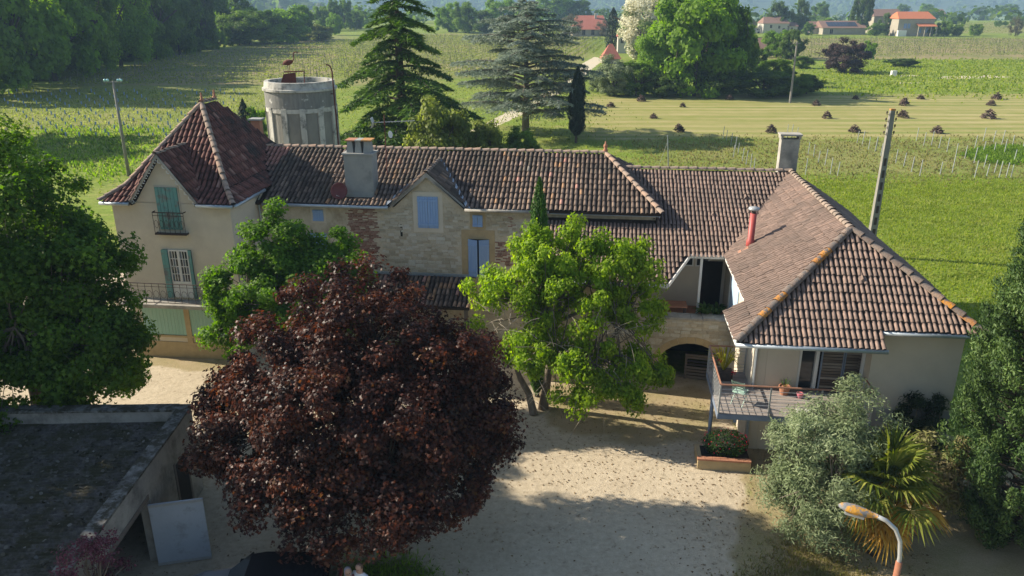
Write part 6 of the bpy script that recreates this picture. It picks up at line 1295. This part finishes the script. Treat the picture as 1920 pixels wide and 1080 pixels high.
# far copses on the plain and below the hills: one mass
g = np.random.default_rng(17); Ps, Ns, Rn, Sz = [], [], [], []
for i in range(420):
    Y = g.uniform(400, 1700); X = g.uniform(-.75, .75)*Y; hh = g.uniform(5, 13) ; m = 36
    D = unit(g.normal(size=(m,3))); Ps.append(np.array([X, Y, float(hillz(np.array(X), np.array(Y))) + hh*.5]) + D*np.array([hh*.6*g.uniform(.8, 2.4), hh*.6, hh*.5])*g.uniform(.6, 1, (m,1))); Ns.append(unit(D + [0,0,.4])); Rn.append(np.clip(g.uniform(0,.5) + g.uniform(0,.5,m), 0, 1)); Sz.append(g.uniform(1.6, 3.4, m))
for i in range(12000):      # canopy of the wooded hills
    Y = g.uniform(800, 3100); X = g.uniform(-.75, .8)*Y
    w = float(sstep(np.array(Y + .1*X), 1700, 2000)) + max(0, 1.6*math.exp(-((X+480)/210)**2 - ((Y-1120)/270)**2) - .25)
    if g.uniform() > w or (X > .25*Y and g.uniform() < .72): continue
    m = 7; r_ = g.uniform(7, 14); D = unit(g.normal(size=(m,3)) + [0,-.4,.5]); Ps.append(np.array([X, Y, float(hillz(np.array(X), np.array(Y))) + r_*.6]) + D*r_*.8); Ns.append(unit(D)); Rn.append(np.clip(g.uniform(0,.6) + g.uniform(0,.4,m), 0, 1)); Sz.append(g.uniform(7, 13, m))
P, N, Rn, Sz = map(np.concatenate, (Ps, Ns, Rn, Sz)); T, B = frames(N, g)
tag(soup('distant_woods', P, T, B, N, Sz, *CLUMP, L_deep, None, Rn), 'distant woods covering the hills and the far plain', 'woods', kind='stuff')
# ------------------------------------------------------------------ far houses
M_fw = mat('far_white_wall', (.5,.47,.40), (.44,.41,.35), rough=.95); M_fr = mat('far_brown_roof', (.19,.115,.09), (.24,.15,.115), scale=1.5, rough=.95, stretch=(4, .6, 1)); M_for = mat('far_orange_roof', (.42,.135,.06), (.48,.17,.08), scale=1.5, rough=.95, stretch=(4, .6, 1)); M_frd = mat('far_red_roof', (.33,.11,.075), (.38,.14,.10), scale=1.5, rough=.95, stretch=(4,.6,1)); M_sol = mat('solar_panel', (.035,.045,.07), (.045,.055,.085), rough=.2); M_gst = mat('far_stone_wall', (.36,.32,.25), (.30,.265,.205), scale=1, rough=.95)
def far_house(label, x0, x1, yb, ye, yr, wall, roof, wins=(), hip=.0, dep=8.0, wincol=M_dark, cat='house', name='distant_house', rz=0.0):
    p = G((x0+x1)/2, yb); k = mpp(p); w = (x1-x0)*k/2; he = (yb-ye)*k; hr = he + (ye-yr)*k
    t = thing(name, label, cat, (p.x, p.y, 0), rz)
    MB().box(-w, 0, -.2, w, dep, he).build('wall', wall, t)
    i = hip*w; b = MB(); ov = .35
    b.add([(-w-ov, -ov, he+.01), (w+ov, -ov, he+.01), (w+ov, dep+ov, he+.01), (-w-ov, dep+ov, he+.01), (-w-ov+i, dep/2, hr + .3), (w+ov-i, dep/2, hr + .3)], [(0,1,5,4), (2,3,4,5), (1,2,5), (3,0,4), (3,2,1,0)]); rf = b.build('roof', roof, t)
    for (u, v, ww, hh) in wins:
        f = MB().box(-w + 2*w*u - ww/2, -.06, he*v, -w + 2*w*u + ww/2, -.002, he*v + hh).build('window', wincol, t); MB().box(-w + 2*w*u - .04, -.09, he*v, -w + 2*w*u + .04, -.061, he*v + hh).build('mullion', M_fw, f)
    return t, rf, w, he, hr
far_house('white two storey house with brown roof, left of the barn', 1430, 1478, 63, 45, 35, M_fw, M_fr, [(.3,.55,.9,1.3),(.62,.5,.8,1.2),(.8,.12,.9,1.8)], .25, 9); far_house('small lean-to house joined to the white house', 1476, 1494, 63, 50, 44, M_fw, M_fr, [(.4,.45,.9,1.2)], 0, 6)
t, rf, w, he, hr = far_house('long stone barn with dark solar panels on its roof', 1542, 1622, 65, 53, 42, M_gst, M_fr, [(.2,.15,1.2,1.8)], 0, 12, cat='barn', name='barn')
for i in range(9):
    a0 = -w*.75 + i*w*.155; MB().add([(a0, .9, he + (hr+.3-he)*.2 + .12), (a0 + w*.15, .9, he + (hr+.3-he)*.2 + .12), (a0 + w*.15, 4.6, he + (hr+.3-he)*.78 + .12), (a0, 4.6, he + (hr+.3-he)*.78 + .12)], [(0,1,2,3)]).build('solar_panel', M_sol, rf)
far_house('brown roofed barn end left of the solar barn', 1522, 1543, 64, 53, 43, M_gst, M_fr, [], 0, 9, cat='barn', name='barn')
t, rf, w, he, hr = far_house('stone house with bright orange roof and blue shutters', 1681, 1748, 68, 37, 26, M_gst, M_for, [(.2,.45,1.2,1.9),(.3,.45,1.0,1.9),(.62,.2,1.3,2.0),(.8,.2,1.3,2.0)], .18, 10, wincol=mat('far_blue_shutter', (.16,.24,.45), (.2,.28,.5)))
MB().add([(-.05*w, -3.2, he*.58), (w*1.0, -3.2, he*.58), (w*1.0, -.07, he*.74), (-.05*w, -.07, he*.74)], [(0,1,2,3)]).build('porch_roof', M_for, t)
for u in (-.03, .33, .66, .97): MB().box(u*w - .15, -3.15, 0, u*w + .15, -2.85, he*.58).build('porch_post', M_gst, t)
MB().box(-w*1.02, -1.2, 0, -w*.55, -.08, 2.3).build('white_annexe', M_white, t)
far_house('grey brown roofed farm building behind the orange roofed house', 1634, 1690, 62, 32, 21, M_gst, M_fr, [], .1, 10, cat='barn', name='barn', rz=R(4)); far_house('small house with brown roof right of the orange roofed house', 1752, 1772, 33, 27, 19, M_fw, M_fr, [(.5,.4,2,2)], 0, 12)
t, rf, w, he, hr = far_house('long house with wide red roof beyond the blue cedar', 1074, 1142, 68, 56, 33, M_gst, M_frd, [(.3,.2,1.2,2),(.55,.2,1.2,2)], .3, 16); MB().box(.25*w, 6, hr - 1, .25*w + .8, 6.8, hr + 1.2).build('chimney', M_fw, rf)
t, rf, w, he, hr = far_house('little white tower house with red pyramid roof between cypresses', 1158, 1173, 100, 70, 58, M_fw, M_frd, [(.5,.6,.8,1.1)], .95, 2.6)
t, rf, w, he, hr = far_house('small hut with red pyramid roof beside the track', 1130, 1162, 120, 111, 87, M_gst, M_frd, [], .98, 4.5, cat='hut', name='hut')
far_house('brown roofed shed with white gable behind the grove', 1402, 1446, 104, 93, 76, M_fw, M_fr, [(.2,.1,2,2)], 0, 7, cat='shed', name='far_shed')
p = G(1415, 62); t = thing('far_van', 'white van parked left of the white house', 'van', tuple(p)); MB().box(-2.2, -1, .3, 1.0, 1, 2.2).build('body', M_white, t); MB().box(1.001, -.95, .3, 2.2, .95, 1.3).build('bonnet', M_white, t); MB().box(.4, -1.02, 1.3, .95, -1.003, 2.0).build('window', M_glass, t)
for sx in (-1.3, 1.3): MB().tube([(sx, -1.05, .35), (sx, -.8, .35)], .35, 10).build('wheel', M_tyre, t)

# ------------------------------------------------------------------ piles of grubbed-up vine stumps in the mown field
M_stump = mat('vine_wood', None, attr=True, scale=5, rough=.97, ramp=[(0, (.035,.022,.018)), (.6, (.085,.055,.045)), (1, (.22,.16,.13))])
PM = []
for k in range(5):
    g = np.random.default_rng(200 + k); q = MB()
    for i in range(95):
        an, rr_ = g.uniform(0, 6.28), g.uniform(0, 1) ** .6; c = Vector((math.cos(an)*rr_*.8, math.sin(an)*rr_*.7, (1 - rr_**2)*1.0*g.uniform(.3, 1) + .06)); d = Vector((g.normal(), g.normal(), g.normal(0, .5))).normalized()*g.uniform(.2, .42)
        q.rv = g.uniform(); q.tube([c - d, c + Vector((0,0,.05)), c + d], [.035, .055, .02], 4)
    o = q.build('stump_pile', M_stump, None, attr=True); PM.append(o.data); bpy.data.objects.remove(o)
rows = {'nearest row': [(1273,246,20),(1446,248,24),(1602,247,18),(1757,249,26)], 'second row': [(1225,221,16),(1550,221,20),(1692,220,18),(1853,221,24)], 'third row': [(1145,200,16),(1280,200,13),(1530,197,13),(1695,197,17),(1858,197,18)], 'farthest row': [(1202,189,15),(1368,186,14),(1604,185,13),(1726,185,15),(1869,185,20)]}
for rn_, L_ in rows.items():
    for i, (px, py, w) in enumerate(L_):
        p = G(px, py + 1); o = link('stump_pile', random.choice(PM), None); k = mpp(p)*w/1.6*random.uniform(.8, 1.15); o.location = p; o.scale = (k, k, k*random.uniform(.9, 1.2)); o.rotation_euler = (0, 0, random.uniform(0, 6.28))
        tag(o, f'pile of dark vine stumps, {NTH[i]} from left in the {rn_} across the field', 'pile', 'piles of vine stumps in the mown field')

# ------------------------------------------------------------------ vine stakes behind the wing and young vines on the left
M_stake = mat('galvanised_stake', (.33,.35,.35), (.4,.42,.42), rough=.6)
st = MB().obox((.03, 0, .78), (.026,0,0), (0,.026,0), (.03,0,.82)).build('vine_stake', M_stake); SM = st.data; bpy.data.objects.remove(st)
Z8 = [(495,545),(580,600),(672,595),(765,620),(860,665),(962,735),(1072,745),(1180,805),(1298,865),(1425,920),(1565,970),(1620,980),(1480,975),(1290,545),(1405,565),(1512,580),(1632,625),(1762,640),(250,795),(340,855),(437,905),(532,970),(150,765),(70,720),(5,660),(1185,650),(1290,680),(1415,690),(1540,700),(1655,790),(1330,970),(1190,970),(775,950),(920,920)]
Z3 = [(980,805),(1010,815),(1045,840),(1085,850),(705,870),(735,885),(762,915),(800,930),(830,980),(870,990),(245,790),(295,840),(335,905),(355,930),(380,955),(400,960),(285,885),(225,780),(270,815),(310,870),(690,985),(610,770),(640,775),(585,775)]
for i, (x, y) in enumerate([(1640 + x/6.353, 180 + y/6.353) for x, y in Z8] + [(1280 + x/3, y/3) for x, y in Z3]):
    p = G(x, y); o = link('vine_stake', SM); o.location = p; o.scale = (1, 1, random.uniform(.7, 1.0)); o.rotation_euler = (random.uniform(-.03,.03), random.uniform(-.03,.03), 0)
    tag(o, 'thin pale metal stake standing in the uprooted vine plot behind the wing', 'stake', 'vine stakes behind the wing')
M_sleeve = mat('blue_sleeve', (.20,.30,.46), (.28,.38,.52), rough=.7)
q = MB(); q.cur = 0; q.box(-.06, -.06, 0, .06, .06, .48); q.cur = 1; q.tube([(.1, 0, 0), (.1, 0, 1.0)], .013, 4); yv = q.build('young_vine', [M_sleeve, M_polec]); YM = yv.data; bpy.data.objects.remove(yv)
cnt = 0
for r_ in range(15):
    for c_ in range(20):
        px = -20 + c_*27 + r_*9 + random.uniform(-3, 3); py = 172 + r_*5.8 + r_*r_*.05 + random.uniform(-1, 1)
        if px > 480 - r_*12 or px < 2 or random.random() < .12 or py > 262: continue
        p = G(px, py); o = link('young_vine', YM); o.location = p; o.scale = (1, 1, random.uniform(.85, 1.15)); cnt += 1
        tag(o, 'young vine in a pale blue sleeve with thin stake, planted in the left field', 'vine', 'young vines in blue sleeves on the left')
# established vines: rows of leafy tufts and thin stakes, too many to tell apart
g = np.random.default_rng(33)
def vineyard(name, label, poly_px, du, dv, ang, lm, hgt, ntuft=9, stake=True):
    poly = P2(*poly_px); xs_ = [p[0] for p in poly]; ys_ = [p[1] for p in poly]; c, s_ = math.cos(ang), math.sin(ang); Lm = max(max(xs_)-min(xs_), max(ys_)-min(ys_)); cx, cy = np.mean(xs_), np.mean(ys_)
    U, V_ = np.meshgrid(np.arange(-Lm, Lm, du), np.arange(-Lm, Lm, dv)); X = cx + U*c - V_*s_; Y = cy + U*s_ + V_*c; k = inpoly(X, Y, poly) & (g.uniform(size=X.shape) > .06); X, Y = X[k], Y[k]; X += g.normal(0, .08, len(X)); Y += g.normal(0, .08, len(Y))
    n = len(X); idx = np.repeat(np.arange(n), ntuft); vig = g.uniform(.6, 1.15, n)
    P = np.stack([X[idx], Y[idx], hillz(X[idx], Y[idx])], 1) + g.normal(size=(len(idx), 3))*[.28,.28,.16]*vig[idx][:,None]; P[:,2] = np.abs(P[:,2] - 0) + hgt*vig[idx]; N = unit(g.normal(size=P.shape) + [0,-.1,.6]); T, B = frames(N, g)
    o = soup(name, P, T, B, N, g.uniform(.2, .42, len(P)), *LEAF2, lm, None, g.uniform(size=len(P))); tag(o, label, 'vineyard', kind='stuff')
    if stake:
        ks = g.uniform(size=n) < .35; m = int(ks.sum()); P = np.stack([X[ks], Y[ks], np.full(m, .75)], 1)
        o2 = soup('row_stakes', P, np.tile([1.,0,0], (m,1)), np.tile([0,0,1.], (m,1)), np.tile([0,-1.,0], (m,1)), 1.0, [(-.03,-.75,0),(.03,-.75,0),(.03,.75,0),(-.03,.75,0),(0,-.75,-.05),(0,.75,-.05)], [(0,1,2,3),(0,4,5,3),(1,4,5,2)], M_polec, None); tag(o2, 'thin wooden stakes among the vines of ' + name.replace('_', ' '), 'stakes', kind='stuff')
    return n
vineyard('left_vineyard', 'rows of leafy spring vines sloping away on the left', ((-60,166),(600,160),(660,150),(690,74),(560,84),(470,92),(330,108),(60,170)), 1.15, 2.1, R(72), L_yellow, .55)
vineyard('middle_vineyard', 'rows of spring vines behind the cedars', ((640,150),(900,150),(1090,112),(1135,92),(1130,72),(700,66),(690,76)), 1.2, 2.2, R(80), L_yellow, .5)
vineyard('right_vineyard', 'pale vineyard rows in front of the far village', ((1430,112),(1560,112),(1660,108),(1960,106),(1960,74),(1400,72)), 1.4, 2.3, R(86), L_yellow, .45, 6)
vineyard('slope_vineyard', 'thin vine rows on the slope right of the orange roofed house', ((1760,64),(1960,64),(1960,40),(1800,44)), 2.2, 3.2, R(70), L_yellow, .5, 5, False)
# tall grass: tufts in the meadow, verge and weeds
g = np.random.default_rng(55)
def grass_patch(name, label, poly, n, h, lm, w=.05):
    xs_ = [p[0] for p in poly]; ys_ = [p[1] for p in poly]; X = g.uniform(min(xs_), max(xs_), n*3); Y = g.uniform(min(ys_), max(ys_), n*3); k = inpoly(X, Y, poly); X, Y = X[k][:n], Y[k][:n]; n = len(X); fe = .07*min(max(xs_)-min(xs_), max(ys_)-min(ys_)); X += g.normal(0, fe, n); Y += g.normal(0, fe, n)
    H = g.uniform(h*.5, h, n); D = g.normal(size=(n,3))*[.5,.5,0] + [0,0,1]; B = unit(D); A = unit(g.normal(size=(n,3))); T = unit(np.cross(B, A)); N = np.cross(T, B); P = np.stack([X, Y, np.zeros(n)], 1)
    tag(soup(name, P, T, B, N, H, [(-w*2,0,0),(w*2,0,0),(w,.6,.06),(-w,.6,.06),(0,1,.2)], [(0,1,2,3),(3,2,4)], lm, None, g.uniform(size=n)), label, 'grass', kind='stuff')
L_grass = leafmat('grass', [(0, (.15,.22,.022)), (.5, (.23,.30,.036)), (1, (.35,.37,.08))]); L_drygrass = leafmat('dry_grass', [(0, (.16,.15,.05)), (.5, (.26,.22,.10)), (1, (.2,.23,.05))])
grass_patch('meadow_grass', 'bright green grass of the meadow behind the wing', P2((1440,338),(1960,338),(2000,700),(1830,640),(1600,420)), 46000, .2, L_grass, .1)
grass_patch('rear_grass', 'green grass behind the main roof', P2((1090,262),(1500,262),(1500,338),(1150,330),(1000,290)), 9000, .12, L_grass, .12)
grass_patch('green_patch', 'lush dark green tuft patch among the vine stakes', P2((1815,292),(1850,280),(1925,276),(1925,305),(1860,306)), 5000, .55, L_mid, .1)
grass_patch('verge_grass', 'thin grass and litter of the verge near the street lamp', [(5.6,13.5),(6.4,17.5),(8.2,19.2),(10.2,17.5),(9.5,13),(7,12)], 17000, .17, L_drygrass, .05)
grass_patch('shade_weeds', 'dark weeds in the shade below the red maple', [(-5.2,13.5),(-1.3,13.5),(-1.6,17),(-3,18.5),(-6,17.5)], 9000, .2, L_mid, .05)
grass_patch('field_weeds', 'rough weeds and grass tufts between the young vines on the left', P2((-80,172),(560,168),(520,300),(240,345),(-80,345)), 15000, .34, L_yellow, .13)
grass_patch('orchard_grass', 'rough grass around the cedars', P2((640,165),(1110,150),(1100,280),(640,300)), 9000, .3, L_yellow, .15)
grass_patch('dark_weeds', 'clumps of dark weeds left of the tower roof', P2((60,240),(300,240),(260,335),(60,330)), 2500, .5, L_mid, .12)
grass_patch('plot_weeds', 'dry weeds of the uprooted vine plot behind the wing', P2((1190,262),(1960,256),(1960,340),(1200,334)), 9000, .3, L_drygrass, .14)
grass_patch('bank_weeds', 'rough growth of the rising meadow beyond the mown field', P2((1540,176),(1980,176),(1980,114),(1640,112),(1540,140)), 9000, .5, L_grass, .2)
# fallen leaves and litter on the gravel
n = 9000; X = g.uniform(-12, 12, n); Y = g.uniform(13, 29, n); k = g.uniform(size=n) < .25 + .75*(((Y > 22) & (X > -1)) | (X > 5)); X, Y = X[k], Y[k]; n = len(X); N = unit(g.normal(size=(n,3))*.25 + [0,0,1]); T, B = frames(N, g)
tag(soup('leaf_litter', np.stack([X, Y, np.full(n, .015)], 1), T, B, N, g.uniform(.04, .1, n), *LEAF2, leafmat('litter', [(0, (.10,.065,.035)), (1, (.28,.2,.11))]), None, g.uniform(size=n)), 'fallen leaves strewn over the gravel courtyard', 'leaf litter', kind='stuff')

# ------------------------------------------------------------------ haze
hz = MB().box(-3600, -70, -26.5, 3600, 4600, 190).build('haze', bpy.data.materials.new('haze')); tag(hz, kind='stuff'); hm = hz.data.materials[0]; hm.use_nodes = True; N_, L_ = nodes_of(hm); N_.remove(N_['Principled BSDF'])
pv = N_.new('ShaderNodeVolumePrincipled'); pv.inputs['Color'].default_value = (.48,.72,1.0,1); pv.inputs['Density'].default_value = .0003; pv.inputs['Anisotropy'].default_value = .0
L_.new(pv.outputs[0], N_['Material Output'].inputs['Volume']); hz.display_type = 'WIRE'
